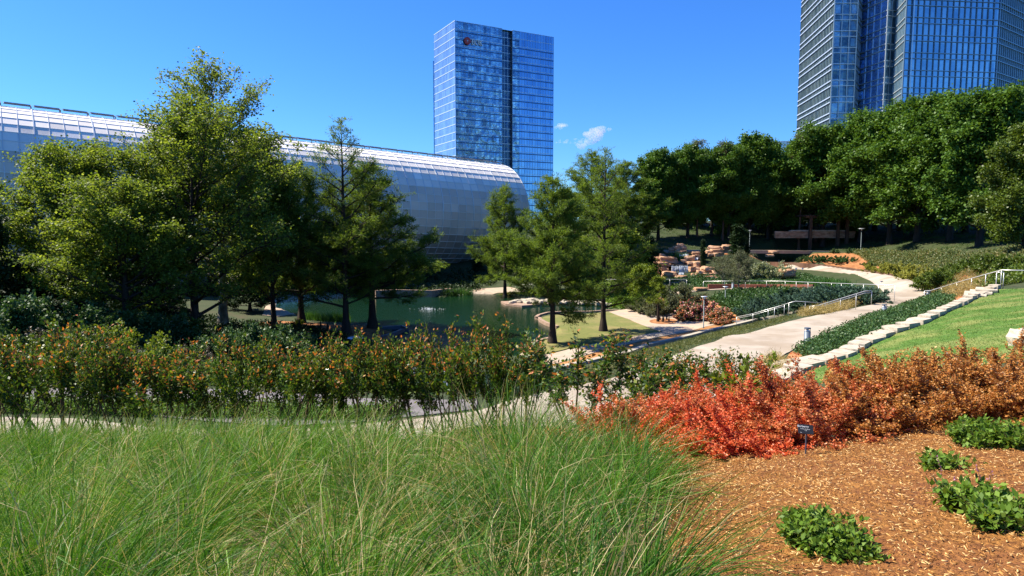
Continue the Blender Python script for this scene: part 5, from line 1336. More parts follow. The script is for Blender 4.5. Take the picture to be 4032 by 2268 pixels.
# barberries
def mk_barb(i, leaf, n=46, lps=950):
    return bush_parts('barberry_%d' % i, R(90+i), leaf, H=1.25, R=.85, nst=n, lps=lps, ls=.034, lw=.022, bare=.12, nsub=24, subl=.2, sigma=.014, rs=.006, el=(.25, 1.45), base_r=.12, lift=.05, wob=.10, twr=.0018, dirmix=.3, leafup=.1, subup=.35)
P_ba = [mk_barb(0, L_barb), mk_barb(1, L_barb2), mk_barb(2, L_barb3), mk_barb(3, L_barb), mk_barb(4, L_barb3)]
BB = [(2455,8.7,1545,1,'coral barberry at the left end beside the tall grass'),(2600,9.2,1480,3,'orange barberry, second from the left end'),(2740,8.4,1530,1,'coral barberry in the front row left of the plant label'),(2800,9.6,1440,1,'reddish barberry in the back row below the middle crape myrtle'),
      (2930,8.7,1490,3,'orange red barberry directly left of the bright green sprig'),(3010,7.9,1560,1,'bright red barberry in front, nearest the plant label'),(3160,8.8,1430,0,'salmon barberry behind the plant label'),(3250,7.9,1500,0,'orange barberry right of the plant label'),
      (3370,9.0,1390,3,'orange barberry in the back row below the stone steps'),(3480,8.1,1440,2,'amber barberry overhanging deep shade'),(3600,9.2,1350,2,'amber barberry in the back row, lawn behind it'),(3700,8.2,1420,4,'golden brown barberry in the middle of the right half'),
      (3830,9.2,1345,4,'golden barberry in the back row below the lawn'),(3900,8.1,1400,2,'amber barberry above the low green sage'),(4040,9.1,1335,4,'golden barberry at the right edge, back row'),(4100,8.0,1400,2,'amber barberry at the right edge, front row')]
for k, (sx, D, top, v, lab) in enumerate(BB):
    x = (sx-2016)/F*D*.985; z = hz(x, D); s = (zat(top, D)-z)/1.2
    plant(P_ba[v], 'barberry_bush', (x, D, z-.02), lab, 'shrub', 'barberry bushes', k*1.1, (1.0, 1.0, max(.7, min(s, 1.25))))
# bright sprig between them
P_sp = bush_parts('sprig', R(111), L_lite, H=1.3, R=.35, nst=5, lps=90, ls=.11, lw=.05, bare=.3, nsub=5, subl=.2, sigma=.02, rs=.006, el=(1.1, 1.5))
putS(P_sp, 3025, 9.3, 'oak_sprig', 'bright green leafy sprig between red barberries', 'sapling', sc=1.05)
# low broad leaved perennials in the mulch
def mk_sage(i, Rr, H, n, lps=60): return bush_parts('sage_%d' % i, R(120+i), L_sage, H=H, R=Rr, nst=n, lps=lps, ls=.052, lw=.030, bare=.25, nsub=7, subl=.10, sigma=.012, rs=.003, el=(.5, 1.5), base_r=Rr*.75, lift=.2, wob=.06, dirmix=.35, leafup=.9, twr=.0015)
P_sg = [mk_sage(0, .20, .24, 60, 60), mk_sage(1, .15, .15, 40, 46), mk_sage(2, .11, .08, 20, 34)]
def gnd(sx, sy):
    """where the photo ray meets the ground"""
    r = ray(sx, sy); lo, hi = 1.0, 130.0; step = .05; t = 2.0
    while t < 130:
        p = r*(t/r.y)
        if CAMZ+p.z < hz(p.x, p.y): return p.x, p.y
        t += step
    return p.x, p.y
for sx, sy, v, s, lab in ((3230,2170,0,.88,'biggest low green sage clump, near the bottom of the picture'),(3330,2205,1,.8,'small green sage hugging the right of the biggest clump'),(3180,2080,1,.7,'pointed green sage top of the biggest clump'),
                          (3880,1760,0,1.0,'green sage at the foot of the amber barberry, left one'),(4010,1770,0,.95,'green sage at the foot of the amber barberry at the right edge'),
                          (3715,1850,2,1.1,'tiny low sage with wilted flower stalks in the mulch middle'),(3880,2040,1,1.15,'green sage with pink flower spikes at the right'),(3975,2090,1,1.05,'green sage at the right edge behind the flower spikes')):
    x, y = gnd(sx, sy); put(P_sg[v], x, y, 'sage_plant', lab, 'perennial', 'sage plants in the mulch', sx, s)
def spikes(n, seed, rr=.1, hh=.28):
    rg_ = R(seed); V=[]; Fq=[]; c=[]
    sk = Skel()
    for i in range(n):
        x, y = rg_.normal(size=2)*rr; lean = rg_.normal(size=2)*.05; h = hh*rg_.uniform(.7, 1.1)
        sk.seg(np.array([x, y, 0]), np.array([x+lean[0], y+lean[1], h]), .002, .0012)
        for t in np.linspace(.55, 1, 22): c.append([x+lean[0]*t+rg_.normal()*.004, y+lean[1]*t+rg_.normal()*.004, h*t])
    V, Fc = leaf_geo(np.array(c), .014, .010, rg_); return [('stalks', sk.wood('stalks', B_twig)), ('flowers', np_mesh('flowers', V, Fc, L_purp, rg_.uniform(0, 1, len(Fc))))]
P_spk = spikes(4, 5)
for sx, sy, lab in ((3935,2010,'pink flower spikes on the right hand sage'),(3770,1965,'thin pale pink flower spikes left of the flowering sage')):
    x, y = gnd(sx, sy); put(P_spk, x, y, 'flower_spikes', lab, 'flowers', sc=1.0)
# left shrubs
def mk_sh(name, seed, leaf, H, Rr, n, lps, ls, lw, **k):
    d = dict(bare=.2, nsub=12, subl=H*.2, sigma=H*.03, rs=.012, el=(.25, 1.5), base_r=Rr*.3, lift=.15, wob=.1, dirmix=.3, leafup=.8, twr=.004); d.update(k)
    return bush_parts(name, R(seed), leaf, H=H, R=Rr, nst=n, lps=lps, ls=ls, lw=lw, **d)
P_dog = mk_sh('dogwood', 131, L_lite, 2.6, 2.2, 30, 420, .15, .10)
P_dogg = mk_sh('green_shrub', 132, L_oak2, 2.2, 1.9, 30, 420, .14, .10)
P_gry = mk_sh('grey_shrub', 133, leaf_mat('smoky_brown_leaf', [(0, (.04, .035, .025)), (1, (.16, .14, .10))], .2), 1.6, 1.5, 24, 350, .10, .06)
P_drk = mk_sh('dark_shrub', 134, L_cov, 2.6, 2.3, 30, 420, .17, .12)
for sx, D, P_, s, lab in ((560,44,P_drk,1.3,'rounded green shrub in front of the sycamore trunks, left side'),(420,46,P_dogg,1.5,'light green layered shrub left of the sycamore trunk'),(640,48,P_dogg,1.4,'light green shrub touching the dark sycamore trunk'),(300,43,P_drk,1.3,'dark shrub above the shaded hollow on the left'),
                          (405,29,P_dog,.95,'yellow green shrub just behind the left hedge'),(300,27.5,P_dogg,.8,'green shrub behind the hedge, left of the yellow one'),(60,27,P_dogg,1.0,'bright green shrub behind the hedge at the left edge'),(180,29,P_dogg,.85,'second bright green shrub behind the hedge at the left'),
                          (110,31,P_gry,1.2,'brownish smoky shrub behind the bright green ones at the left'),(340,30.5,P_gry,1.1,'smoky brown shrub beside the yellow green one'),(230,32,P_gry,1.1,'smoky brown shrub between the two green shrubs'),
                          (1060,42,P_drk,1.1,'dark round bush right of the sycamore trunks'),(960,40,P_drk,1.15,'dark bush at the foot of the pale sycamore'),(1160,44,P_drk,.75,'small dark bush in front of the pale path end'),
                          (850,38,P_drk,.95,'dark leafy bush between hedge and sycamore'),(150,40,P_drk,1.5,'dark bush mass under the left evergreens'),(-60,38,P_drk,1.5,'dark bush at the left edge under the evergreens'),(730,36,P_gry,.9,'brown leaved bush below the dark handrail'),(1150,66,P_dog,.35,'tiny yellow green sapling by the left bank path')):
    putS(P_, sx, D, 'leafy_shrub', lab, 'shrub', None, sx, s*(.82 if D > 33 else 1))
# roses, variegated and others on the slope
P_ros = mk_sh('rose', 140, L_rose, 1.9, 1.45, 26, 300, .15, .13, tm=lambda T, C, g_: np.where((np.linalg.norm(C/[1.5, 1.5, 1.8], axis=1) > .72), T, T*.4))
P_ros2 = mk_sh('rose_coral', 141, L_rose2, 1.6, 1.2, 26, 260, .15, .13, tm=lambda T, C, g_: np.where((np.linalg.norm(C/[1.2, 1.2, 1.5], axis=1) > .72), T, T*.4))
for sx, D, P_, s, lab in ((2712,70,P_ros2,.85,'dusky rose bush at the left of the rose bed'),(2765,71,P_ros,1.25,'tallest pink rose bush behind the garden lamp'),(2830,69.5,P_ros,.95,'hot pink rose bush right of the garden lamp'),(2850,67,P_ros2,1.0,'coral rose bush at the right of the bed'),(2868,64.8,P_ros2,.6,'low coral rose bush nearest the paving')):
    putS(P_, sx, D, 'rose_bush', lab, 'rose bush', 'rose bushes', sx, s)
P_var = mk_sh('variegated', 142, L_varg, 2.6, 2.0, 28, 420, .15, .11)
P_gb = mk_sh('grey_green_bush', 143, L_grey, 2.0, 1.9, 26, 360, .16, .07)
for sx, D, s, lab in ((2590,74,1.0,'grey green bush just right of the terrace cypress'),(2650,75,1.2,'larger grey green bush between the terrace cypress and the roses'),(2700,78,1.2,'grey green bush behind the roses, brownish top'),(2540,76,.9,'grey green bush left of the terrace cypress')):
    putS(P_gb, sx, D, 'grey_green_bush', lab, 'shrub', None, sx, s)
putS(P_var, 2990, 95, 'variegated_shrub', 'cream and green variegated shrub, left half', 'shrub', None, 1, 1.05); putS(P_var, 3065, 93.5, 'variegated_shrub', 'cream and green variegated shrub, right half', 'shrub', None, 3, 1.1)
P_olv = tree_parts('olive', R(145), L_grey, B_pale, H=5.5, bh=1.0, prof=ellip(3.6, 1, .9), nl=34, nleaf=11000, R0=.13, el=(.5, 1.2), lift=.25, nsub=10, ntw=6, subf=.5, twl=.5, sigma=.16, ls=.17, lw=.09, wobT=.05, thinr=.012, flare=1.1)
put_tree(P_olv, 5.5, 2925, 79, 985, 'olive_tree', 'airy grey green multi stemmed small tree above the walkway rail', rz=1)
put_tree(P_olv, 5.5, 2860, 90, 1000, 'olive_tree', 'airy green bush behind the grey green small tree', rz=2)
P_jun = mk_sh('juniper', 150, L_jun, .95, 1.9, 40, 330, .16, .045, el=(.1, 1.2), lift=.1, leafup=1.2, dirmix=.6)
for i, (sx, D) in enumerate([(3010,65),(3060,67),(3120,66),(3180,68),(3240,66),(3300,64),(3340,60),(3390,58),(3130,62),(3210,60.5),(3280,58.5),(3420,55.5),(3340,55.5)]):
    putS(P_jun, sx, D, 'blue_juniper', 'spreading blue green juniper, %s from the left above the stair rails' % ORD[i], 'juniper', 'blue junipers on the slope', i*1.3, (1.15, 1.15, 1.25), 0.0)
for i, (sx, D) in enumerate([(1980,25.6),(2060,25),(2120,26.5),(2190,25.8),(2010,28),(2110,29),(2010,23.4)]):
    putS(P_jun, sx, D, 'blue_juniper', 'blue green juniper, %s from the left on the strip under the lone crape myrtle' % ORD[i], 'juniper', 'junipers by the hedge end', i*1.3, (.55, .55, .6))
P_gj = mk_sh('gold_juniper', 152, L_gold, .8, 1.9, 40, 330, .18, .06, el=(.1, 1.2), leafup=1.2, dirmix=.5)
for i, (sx, D) in enumerate([(3480,90),(3540,86),(3590,82),(3640,74),(3700,69),(3745,66),(3660,70)]):
    putS(P_gj, sx, D, 'golden_juniper', 'golden yellow spreading juniper, %s from the left above the rusty wall' % ORD[i], 'juniper', 'golden junipers', i*1.3, (1.2, 1.2, 1.3))
P_bsh = mk_sh('green_broom', 153, L_oak2, 1.0, 1.7, 40, 300, .16, .06, el=(.3, 1.5), leafup=.4)
for i, (sx, D) in enumerate([(3740,61),(3790,58.5),(3850,60),(3900,57),(3950,58),(3990,55),(3810,63.5),(3870,65.5),(3930,64.5),(4030,53),(3760,56)]):
    putS(P_bsh, sx, D, 'broom_shrub', 'feathery mid green shrub, %s from the left in the mass behind the bright rail' % ORD[i], 'shrub', 'green broom shrubs', i*1.3, (1.2, 1.2, 1.35))
P_lit = mk_sh('little_shrub', 154, L_cov, .8, .7, 16, 160, .12, .07)
for i, (sx, D, P_, s) in enumerate([(3067,116,P_lit,1.1),(3307,117,P_lit,1.1),(3372,115,P_lit,1.25),(3165,116,P_lit,.8),(2600,108,P_lit,1.4),(2580,108,P_lit,1.1),(2835,109,P_lit,1.3)]):
    putS(P_, sx, D, 'little_shrub', 'small round green shrub by the long kerb, %s from the left' % ORD[[3,5,6,4,1,0,2][i]], 'shrub', 'small round shrubs by the kerb', i, s)
P_low = mk_sh('low_shrub', 155, L_cov, .45, 1.1, 16, 200, .13, .07, leafup=1)
for i, (cx_, cy_) in enumerate([(200,430),(265,425),(395,435),(440,414),(490,442),(560,440),(577,414),(620,434),(720,452),(745,420),(825,440),(1025,484)]):
    x, y = gnd(3000+cx_/2.415, 850+cy_/2.415); put(P_low, x, y, 'low_shrub', 'flat dark green mound, %s from the left on the mulch slope' % ORD[i], 'shrub', 'flat mounds on the mulch slope', i, (1.2, 1.2, 1.1))
P_irs = None
def iris(seed, n, h, r, w=.03):
    g_ = R(seed); V=[]; Fq=[]; T=[]
    for i in range(n):
        p = np.array([*(g_.normal(size=2)*r), 0]); az = g_.uniform(0, 6.28); ln = g_.uniform(0, .35); hh = h*g_.uniform(.6, 1.1); s = np.array([-math.sin(az+1), math.cos(az+1), 0])*w
        q = [p+dirv(az, 1.45-ln*t)*hh*t for t in (0, .5, 1)]; b = len(V)
        V += [q[0]-s, q[0]+s, q[1]-s*.8, q[1]+s*.8, q[2]-s*.1, q[2]+s*.1]; Fq += [(b, b+1, b+3, b+2), (b+2, b+3, b+5, b+4)]; T += [g_.uniform()]*2
    return [('blades', np_mesh('blades', V, Fq, L_iris, T))]
P_ir = iris(160, 130, .9, .35)
for i, (sx, D, s) in enumerate([(3130,86,.9),(3175,84,1.0),(3215,82,1.0),(3260,80,1.2),(3295,79,1.3),(3330,77,1.1),(3350,75,1.3),(3150,82,1.1),(3230,79,1.1),(3310,74,1.1),(3360,72,1.0),(2670,104.6,1.8),(2700,104.4,1.6)]):
    putS(P_ir, sx, D, 'iris_clump', ('sword leaved green clump, %s from the left above the walkway rail' % ORD[i]) if i < 11 else ('sword leaved clump at the top of the falls, %s' % ('left one' if i == 11 else 'right one')), 'perennial', 'iris clumps', i, s)
P_reed = iris(161, 160, 1.3, .5, .03)
for i, (sx, sy) in enumerate([(1790,1160),(1815,1158),(1840,1161),(1770,1163),(1240,1262),(1280,1266),(1320,1262),(1215,1258),(1345,1266)]):
    p = SZ(sx, sy, .05); o = plant(P_reed, 'reed_clump', (p.x, p.y, 0), ('green reed clump, %s from the left at the far water edge' % ORD[[2,3,4,1,0,0,0,0,0][i]-1 if i < 4 else 0]) if i < 4 else 'dark reed clump, %s from the left behind the mulched bank' % ORD[[1,2,3,0,4][i-4]], 'reeds', 'reed clumps at the pond', i, .85)
# cypress knees
for i, (sx, sy) in enumerate([(2598,1254),(2612,1256),(2625,1253),(2634,1257),(2610,1262),(1179,1283),(1262,1287),(1290,1300),(1253,1305)]):
    p = SZ(sx, sy, .4); bm = bmesh.new(); h = (.55 if i < 5 else .75)*rs.uniform(.7, 1.2); b2 = [(.12, -.1), (.10, h*.4), (.05, h*.8), (.02, h)]
    lathe(bm, b2, k=7)
    for v in bm.verts: v.co += Vector(rs.normal(size=3)*.012)
    o = bm_obj('cypress_knee', bm, B_cyp); o.location = (p.x, p.y, hz(p.x, p.y)); tag(o, ('stubby cypress knee beside the terrace cypress, %s' % ORD[i]) if i < 5 else 'pointed cypress knee on the mulched bank, %s' % ORD[i-5], 'cypress knee', 'cypress knees')
p = SZ(2610, 1262, .4)
bm = bmesh.new(); q = [SZ(2604+55*math.cos(t)+8, 1258+11*math.sin(t), .42) for t in np.linspace(0, 6.28, 20)[:-1]]
drape('tree_pit', q, M_mulchf, .06, label='round mulch pit of the terrace cypress'); bm.free()

# ------------------------------------------------------------------ ground cover (uncountable)
def scatter(name, pts, h, leaf, rng, n, ls, lw, label, up=.6, clump=.5, sig=.25, dm=.0, dirs=None):
    """leafy cover over a polygon: little mounds of leaves following the slope"""
    Q = np.array([(p[0], p[1]) for p in pts]); lo = Q.min(0); hi = Q.max(0); out = []
    while sum(map(len, out)) < n:
        P = rng.uniform(lo, hi, (n*2, 2)); out.append(P[sdist(P, Q) < -.05])
    P = np.concatenate(out)[:n]
    k = max(20, int(n/60)); cen = P[rng.choice(n, k)]; hh = rng.uniform(.5, 1, k)
    idx = rng.integers(0, k, n); mv = rng.uniform(0, 1, n) < .7
    P2 = np.where(mv[:, None], cen[idx]+rng.normal(size=(n, 2))*sig, P)
    ok = sdist(P2, Q) < .1; P2 = P2[ok]; ix = idx[ok]; m = mv[ok]
    z = hf(P2[:, 0], P2[:, 1]) + h*np.where(m, hh[ix], .5)*rng.uniform(.15, 1, len(P2))
    C = np.c_[P2, z]; V, Fc = leaf_geo(C, ls*rng.uniform(.7, 1.3, len(C)), lw, rng, up=up, dirs=dirs, dirmix=dm)
    t = np.clip(.5*rng.beta(2, 2, len(C))+.5*rng.uniform(0, 1, k)[ix], 0, 1)
    o = obj(name, np_mesh(name, V, Fc, leaf, t)); tag(o, label, kind='stuff'); return o
g5 = R(200)
L_fresh = leaf_mat('fresh_cover_leaf', [(0, (.04, .09, .015)), (.5, (.09, .17, .03)), (1, (.18, .27, .06))], .4, .5, .2)
def Z(pts): return [SZ(*p) if len(p) == 3 else p for p in pts]
scatter('ground_cover', [DZ(*p) for p in [(1995,884,4.15),(2040,866,4.1),(2095,842,4.05),(2160,810,4.0),(2230,787,4.0),(2285,771,4.0),(2330,752,4.1),(2376,742,4.4),(2400,752,5.7),(2368,783,5.7),(2300,808,5.4),(2236,836,5.15),(2180,862,4.9),(2104,895,4.7),(2026,903,4.5)]], .5, L_cov, g5, 60000, .11, .08, 'dense green ground cover between path and lawn')
scatter('buff_grass', [DZ(*p) for p in [(2345,746,4.1),(2376,735,4.5),(2440,712,5.4),(2490,702,6.1),(2478,722,6.1),(2400,750,5.6)]], .75, L_buff, g5, 14000, .30, .025, 'buff feathery grass under the bright rail', up=.1)
scatter('buff_grass', Z([(3145,1232,3.0),(3230,1210,3.4),(3330,1180,3.8),(3400,1165,3.9),(3390,1190,3.9),(3330,1222,3.9),(3240,1240,3.9),(3160,1250,3.6)]), .7, L_buff, g5, 14000, .30, .025, 'buff feathery grass beside the stair rail', up=.1)
scatter('buff_grass', Z([(2960,1460,4.2),(3050,1400,4.2),(3130,1440,4.7),(3060,1490,4.8)]), .5, L_buff, g5, 9000, .22, .012, 'pale tufted grass beside the stone steps', up=.1)
scatter('strip_grass', Z([(2210,1500,3.0),(2480,1402,.9),(2700,1340,.9),(2900,1290,1.0),(3095,1246,2.1),(3140,1252,3.6),(3050,1282,3.9),(2870,1320,4.0),(2760,1356,4.05),(2640,1400,4.15),(2500,1450,4.15),(2260,1535,4.2)]), .22, leaf_mat('strip_turf', [(0, (.05, .08, .02)), (.6, (.12, .14, .04)), (1, (.26, .23, .09))], .3), g5, 45000, .2, .02, 'rough grass strip between kerb and path', up=.1)
scatter('ground_cover', Z([(2650,1200,1.5),(2760,1165,2.3),(2860,1150,2.5),(3010,1148,2.6),(3110,1150,2.7),(3080,1180,2.0),(3020,1215,1.4),(2950,1252,1.0),(2890,1235,.9),(2800,1195,1.3)]), .7, L_cov, g5, 42000, .3, .14, 'green slope planting behind the roses', up=.5, sig=.5)
scatter('ground_cover', [(q.x, q.y) for q in [SD(2400,0,100),SD(2620,0,97),SD(2700,0,86),SD(2560,0,80),SD(2470,0,79),SD(2300,0,97)]], .9, L_sage, g5, 26000, .35, .18, 'mixed green planting left of the falls', up=.5, sig=.6)
scatter('ground_cover', [(q.x, q.y) for q in [SD(2950,0,99),SD(3100,0,102),SD(3230,0,97),SD(3320,0,88),SD(3400,0,76),SD(3445,0,65),SD(3410,0,61.5),SD(3310,0,70),SD(3100,0,82),SD(2950,0,86)]], .3, L_cov, g5, 26000, .25, .14, 'mixed low planting above the walkway rail', up=.5, sig=.4)
scatter('hill_planting', [(q.x, q.y) for q in [SD(3400,0,115),SD(3500,0,110),SD(3700,0,97),SD(4100,0,72),SD(4300,0,66),SD(4100,0,52),SD(3990,0,58),SD(3800,0,70),SD(3600,0,84),SD(3480,0,100)]], .9, leaf_mat('hill_perennials', [(0, (.04, .07, .02)), (.5, (.10, .14, .04)), (.8, (.22, .2, .08)), (1, (.36, .28, .13))], .3), g5, 80000, .32, .10, 'mixed green and tan perennials on the hill slope', up=.3, sig=.6)
scatter('ground_cover', [(q.x, q.y) for q in [SD(3930,0,43.5),SD(3905,0,46),SD(3960,0,56),SD(4300,0,56),SD(4300,0,44)]], .7, L_oak2, g5, 16000, .2, .12, 'green planting beyond the upper landing', up=.3, sig=.4)
scatter('ground_cover', [(q.x, q.y) for q in [SD(2480,0,96),SD(2600,0,99),SD(2900,0,100),SD(3060,0,97),SD(3120,0,88),SD(3060,0,83),SD(2760,0,84.5),SD(2500,0,87)]], .45, L_cov, g5, 26000, .3, .14, 'low mixed planting between the boulders and the walkway', up=.4, sig=.5)
scatter('ground_cover', [(q.x, q.y) for q in [SD(400,0,58),SD(640,0,60),SD(700,0,66),SD(650,0,90),SD(1000,0,88),SD(700,0,110),SD(-200,0,100),SD(-200,0,60)]], .8, L_dark, g5, 36000, .25, .16, 'dark low planting on the far left bank', sig=.6)
scatter('lakeside_planting', Z([(1830,1160,.1),(2060,1156,.1),(2080,1146,.4),(1990,1152,.5),(1870,1154,.4)]), .35, leaf_mat('shore_leaf', [(0, (.08, .10, .02)), (1, (.26, .25, .07))], .3), g5, 7000, .2, .1, 'yellow green plants along the far water edge')
scatter('ground_cover', [(-24, 19.6), (-4, 19.4), (-3.2, 20.6), (-8, 20.9), (-24, 20.9)], .5, L_fresh, g5, 36000, .09, .06, 'low green plants between path and grey walkway')
scatter('ground_cover', [(-24, 25.8), (-3, 25.8), (-1.5, 30), (-2, 36), (-24, 36)], .6, L_fresh, g5, 60000, .14, .09, 'green planting on the slope behind the walkway')
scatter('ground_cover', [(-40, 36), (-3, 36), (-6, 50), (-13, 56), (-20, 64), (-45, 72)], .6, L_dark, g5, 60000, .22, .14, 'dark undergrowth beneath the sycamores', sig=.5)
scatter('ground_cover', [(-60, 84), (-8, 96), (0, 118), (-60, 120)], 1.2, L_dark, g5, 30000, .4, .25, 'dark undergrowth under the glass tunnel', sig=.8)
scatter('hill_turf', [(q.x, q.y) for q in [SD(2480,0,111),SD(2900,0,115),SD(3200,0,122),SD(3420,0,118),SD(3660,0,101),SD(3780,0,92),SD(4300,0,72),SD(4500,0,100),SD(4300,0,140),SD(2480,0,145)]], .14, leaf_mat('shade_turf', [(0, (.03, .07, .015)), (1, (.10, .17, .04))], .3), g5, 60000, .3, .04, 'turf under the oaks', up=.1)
# short turf blades on the two lawns
scatter('lawn_blades', [(p.x, p.y) for p in LAWN], .07, leaf_mat('turf_blade', [(0, (.04, .10, .015)), (.6, (.09, .18, .025)), (1, (.26, .27, .09))], .35), g5, 90000, .10, .010, 'short blades of the sloping lawn', up=.0, sig=.5)

# ------------------------------------------------------------------ foreground: fountain grass and mulch chips
def blades(rng, cx, cy, n, L, wind, w, cr, nseg=5, spread=.85):
    az = rng.uniform(0, 6.28, n); u = np.sqrt(rng.uniform(0, 1, n)); el = 1.5-spread*u*rng.uniform(.6, 1.2, n)
    p = np.stack([cx+np.cos(az)*cr*u, cy+np.sin(az)*cr*u], 1); z = hf(p[:, 0], p[:, 1]); P = np.c_[p, z-.02]
    d = np.stack([np.cos(el)*np.cos(az), np.cos(el)*np.sin(az), np.sin(el)], 1)
    Ln = L*rng.uniform(.55, 1.15, n); side = nrm(np.cross(d, rng.normal(size=(n, 3))))
    bend = rng.uniform(.08, .42, n)[:, None]
    pts = [P]; sl = [side]
    for i in range(nseg):
        d = nrm(d + np.array(wind)*(.05+.09*i) + np.array([0, 0, -1.0])*bend*(.25+.28*i) + rng.normal(size=(n, 3))*(.05+.05*i))
        P = P + d*(Ln/nseg)[:, None]; pts.append(P); side = nrm(side - d*np.sum(side*d, 1, keepdims=True)); sl.append(side)
    W_ = w*rng.uniform(.6, 1.3, n)[:, None]
    rows_ = []
    for i in range(nseg+1):
        t = i/nseg; ww = W_*(1-.92*t**1.6)*.5
        rows_ += [pts[i]-sl[i]*ww, pts[i]+sl[i]*ww]
    V = np.stack(rows_, 1).reshape(-1, 3); m = 2*(nseg+1)
    q = np.array([(2*i, 2*i+1, 2*i+3, 2*i+2) for i in range(nseg)])
    Fc = (np.arange(n)[:, None, None]*m+q[None]).reshape(-1, 4)
    return V, Fc
L_fg = leaf_mat('fountain_grass_blade', [(0, (.008, .045, .004)), (.25, (.028, .11, .007)), (.5, (.08, .20, .012)), (.68, (.17, .30, .03)), (.73, (.32, .38, .13)), (.78, (.26, .20, .08)), (1, (.58, .49, .26))], .32, .5, .2, tg=(1.2, 1.15, .6))
gr = R(300); Vs=[]; Fs=[]; Ts=[]; off = 0; cl = 0
GP = np.array([(-13,3),(-9,1.8),(-4,1.6),(.3,1.9),(.95,2.6),(1.05,4.2),(1.2,5.5),(1.4,6.8),(1.35,7.8),(1.0,9),(.7,10),(.1,11),(-2.2,11.8),(-5,12.9),(-9,13.4),(-14,13.6)])
sp = .84; cents = []
for iy in range(0, 22):
    for ix in range(-22, 5):
        x = ix*sp+(iy % 2)*sp/2+gr.normal()*.14; y = 1.9+iy*sp*.92+gr.normal()*.14
        if abs(x) > y*.86+1.2: continue
        if sdist(np.array([[x, y]]), GP)[0] < 0: cents.append((x, y))
for x, y in cents:
    # dry hollows as in the photo
    dry = 1.1*math.exp(-((x+.65)/.75)**2-((y-7.9)/1.4)**2)+1.5*math.exp(-((x+1.6)/.42)**2-((y-4.9)/1.0)**2)+1.0*math.exp(-((x+.15)/.4)**2-((y-3.7)/.5)**2)+.8*math.exp(-((x+4.2)/.5)**2-((y-7.5)/.7)**2)
    near_ = y < 6.5
    nb = int((520 if near_ else 400)*(1-.75*min(dry, 1)))
    V, Fc = blades(gr, x, y, nb, gr.uniform(.82, 1.22)*(1.0-.35*min(dry, 1))*(1+.32*math.exp(-((x-.1)/1.2)**2)*(y > 6.3)), (.30+.22*math.sin(y*.9+x*.3), .06, 0), (.0066 if near_ else .0092), .12)
    T = np.repeat(np.clip((.72*min(1, max(0, .35-.16*x))*.3+gr.uniform(0, .72)*.35+gr.uniform(0, .72, nb)*.5), 0, .72), 5)
    dead = np.repeat(gr.uniform(0, 1, nb) < (.13+.6*min(dry, 1)), 5); T = np.where(dead, gr.uniform(.78, 1, len(T)), T)
    Vs.append(V); Fs.append(Fc+off); Ts.append(T); off += len(V)
    # dead thatch at the clump foot
    nb = 110; V, Fc = blades(gr, x, y, nb, .45, (.2, -.1, 0), .006, .34, 3, 1.25)
    Vs.append(V); Fs.append(Fc+off); Ts.append(gr.uniform(.76, 1, len(Fc))*.98); off += len(V)
fg = obj('fountain_grass', np_mesh('fountain_grass', np.concatenate(Vs), np.concatenate(Fs), L_fg, np.concatenate(Ts)))
tag(fg, 'long arching green fountain grass blowing to the right', kind='stuff')
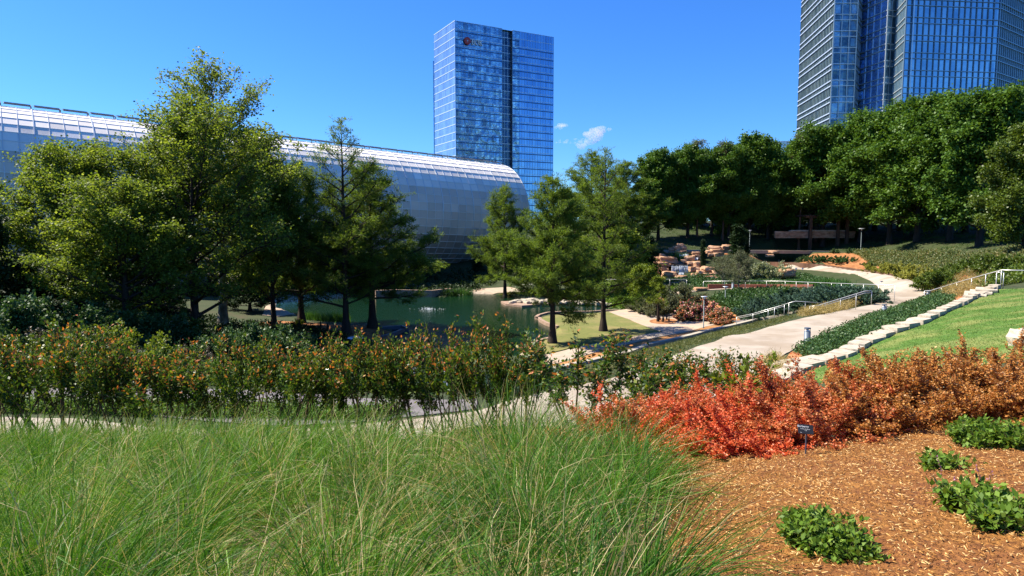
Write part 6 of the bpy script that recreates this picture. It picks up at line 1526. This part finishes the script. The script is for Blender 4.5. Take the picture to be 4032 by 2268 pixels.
# chips
M_chip = tint_mat('mulch_chips', [(0, (.04, .015, .005)), (.35, (.15, .055, .012)), (.65, (.30, .13, .03)), (.88, (.46, .24, .07)), (1, (.62, .42, .18))], .8)
def chips(rng, n, poly_, lmin, lmax, lift=.02):
    Q = np.array(poly_); lo = Q.min(0); hi = Q.max(0); out = []
    while sum(map(len, out)) < n:
        P = rng.uniform(lo, hi, (n*2, 2)); out.append(P[sdist(P, Q) < 0])
    P = np.concatenate(out)[:n]; z = hf(P[:, 0], P[:, 1])+.03+rng.uniform(0, lift, n)
    C = np.c_[P, z]; az = rng.uniform(0, 6.28, n); el = rng.normal(size=n)*.28
    d = np.stack([np.cos(el)*np.cos(az), np.cos(el)*np.sin(az), np.sin(el)], 1)
    s = nrm(np.cross(d, np.array([0, 0, 1.0])+rng.normal(size=(n, 3))*.4)); u = np.cross(s, d)
    L = (lmin+(lmax-lmin)*rng.uniform(0, 1, n)**4)[:, None]*.5; Wd = L*rng.uniform(.08, .2, n)[:, None]; H2 = np.minimum(Wd*.5, .003)
    vs = []
    for k in (-1, 1):
        for i, j in ((-1, -1), (1, -1), (1, 1), (-1, 1)): vs.append(C+u*H2*k+d*L*i*(1 if j > 0 else .85)+s*Wd*j)
    V = np.stack(vs, 1).reshape(-1, 3); q = np.array(((4, 5, 6, 7), (0, 1, 5, 4), (1, 2, 6, 5), (2, 3, 7, 6), (3, 0, 4, 7)))
    Fc = (np.arange(n)[:, None, None]*8+q[None]).reshape(-1, 4)
    t = np.repeat(np.clip(rng.beta(1.5, 2.2, n)+.4*(L[:, 0] > lmax*.3), 0, 1), 5)
    return V, Fc, t
V1_, F1_, T1_ = chips(gr, 230000, [(.9,3),(1.0,3.0),(5.0,3.0),(8,6.5),(10,10),(4,10.5),(1.0,9),(1.0,6)], .005, .042)
mc = obj('mulch_chips', np_mesh('mulch_chips', V1_, F1_, M_chip, T1_)); tag(mc, 'shredded red brown wood chips', kind='stuff')
# tapered wisps of cloud
def cloud(sx, sy, w, h, seed, label):
    g_ = R(seed); D = 2600; bm = bmesh.new()
    for k in range(14):
        u = g_.normal()*.45; p = SD(sx+u*w, sy-g_.normal()*h*.3-u*h*.6, D+g_.normal()*30); r = h/F*D*g_.uniform(.25, .55)*(1-abs(u)*.4)
        b2 = bmesh.new(); bmesh.ops.create_icosphere(b2, subdivisions=3, radius=1)
        o_ = Vector(g_.uniform(-9, 9, 3)); mp = {}
        for v in b2.verts:
            q = v.co*(1+.45*mnoise.noise(v.co*1.7+o_)+.2*mnoise.noise(v.co*5+o_)); mp[v] = bm.verts.new(Vector((q.x*r*1.5, q.y*r, q.z*r))+p)
        for f in b2.faces: bm.faces.new([mp[v] for v in f.verts])
        b2.free()
    m = MATS.get('cloud')
    if not m:
        m, nt, out = nodes_of('cloud'); pv = nt.nodes.new('ShaderNodeVolumePrincipled'); pv.inputs['Color'].default_value = (1, 1, 1, 1); pv.inputs['Density'].default_value = .02; pv.inputs['Anisotropy'].default_value = .2
        pv.inputs['Emission Strength'].default_value = 0
        nt.links.new(pv.outputs[0], out.inputs['Volume']); MATS['cloud'] = m
    tag(bm_obj('cloud', bm, m, smooth=True), label, kind='stuff')
cloud(2208, 498, 40, 16, 1, 'small wisp of cloud right of the bank tower, upper one')
cloud(2335, 538, 60, 40, 2, 'small white cloud right of the bank tower, brightest one')
cloud(2240, 555, 75, 12, 3, 'thin wisp of cloud right of the bank tower, lower one')
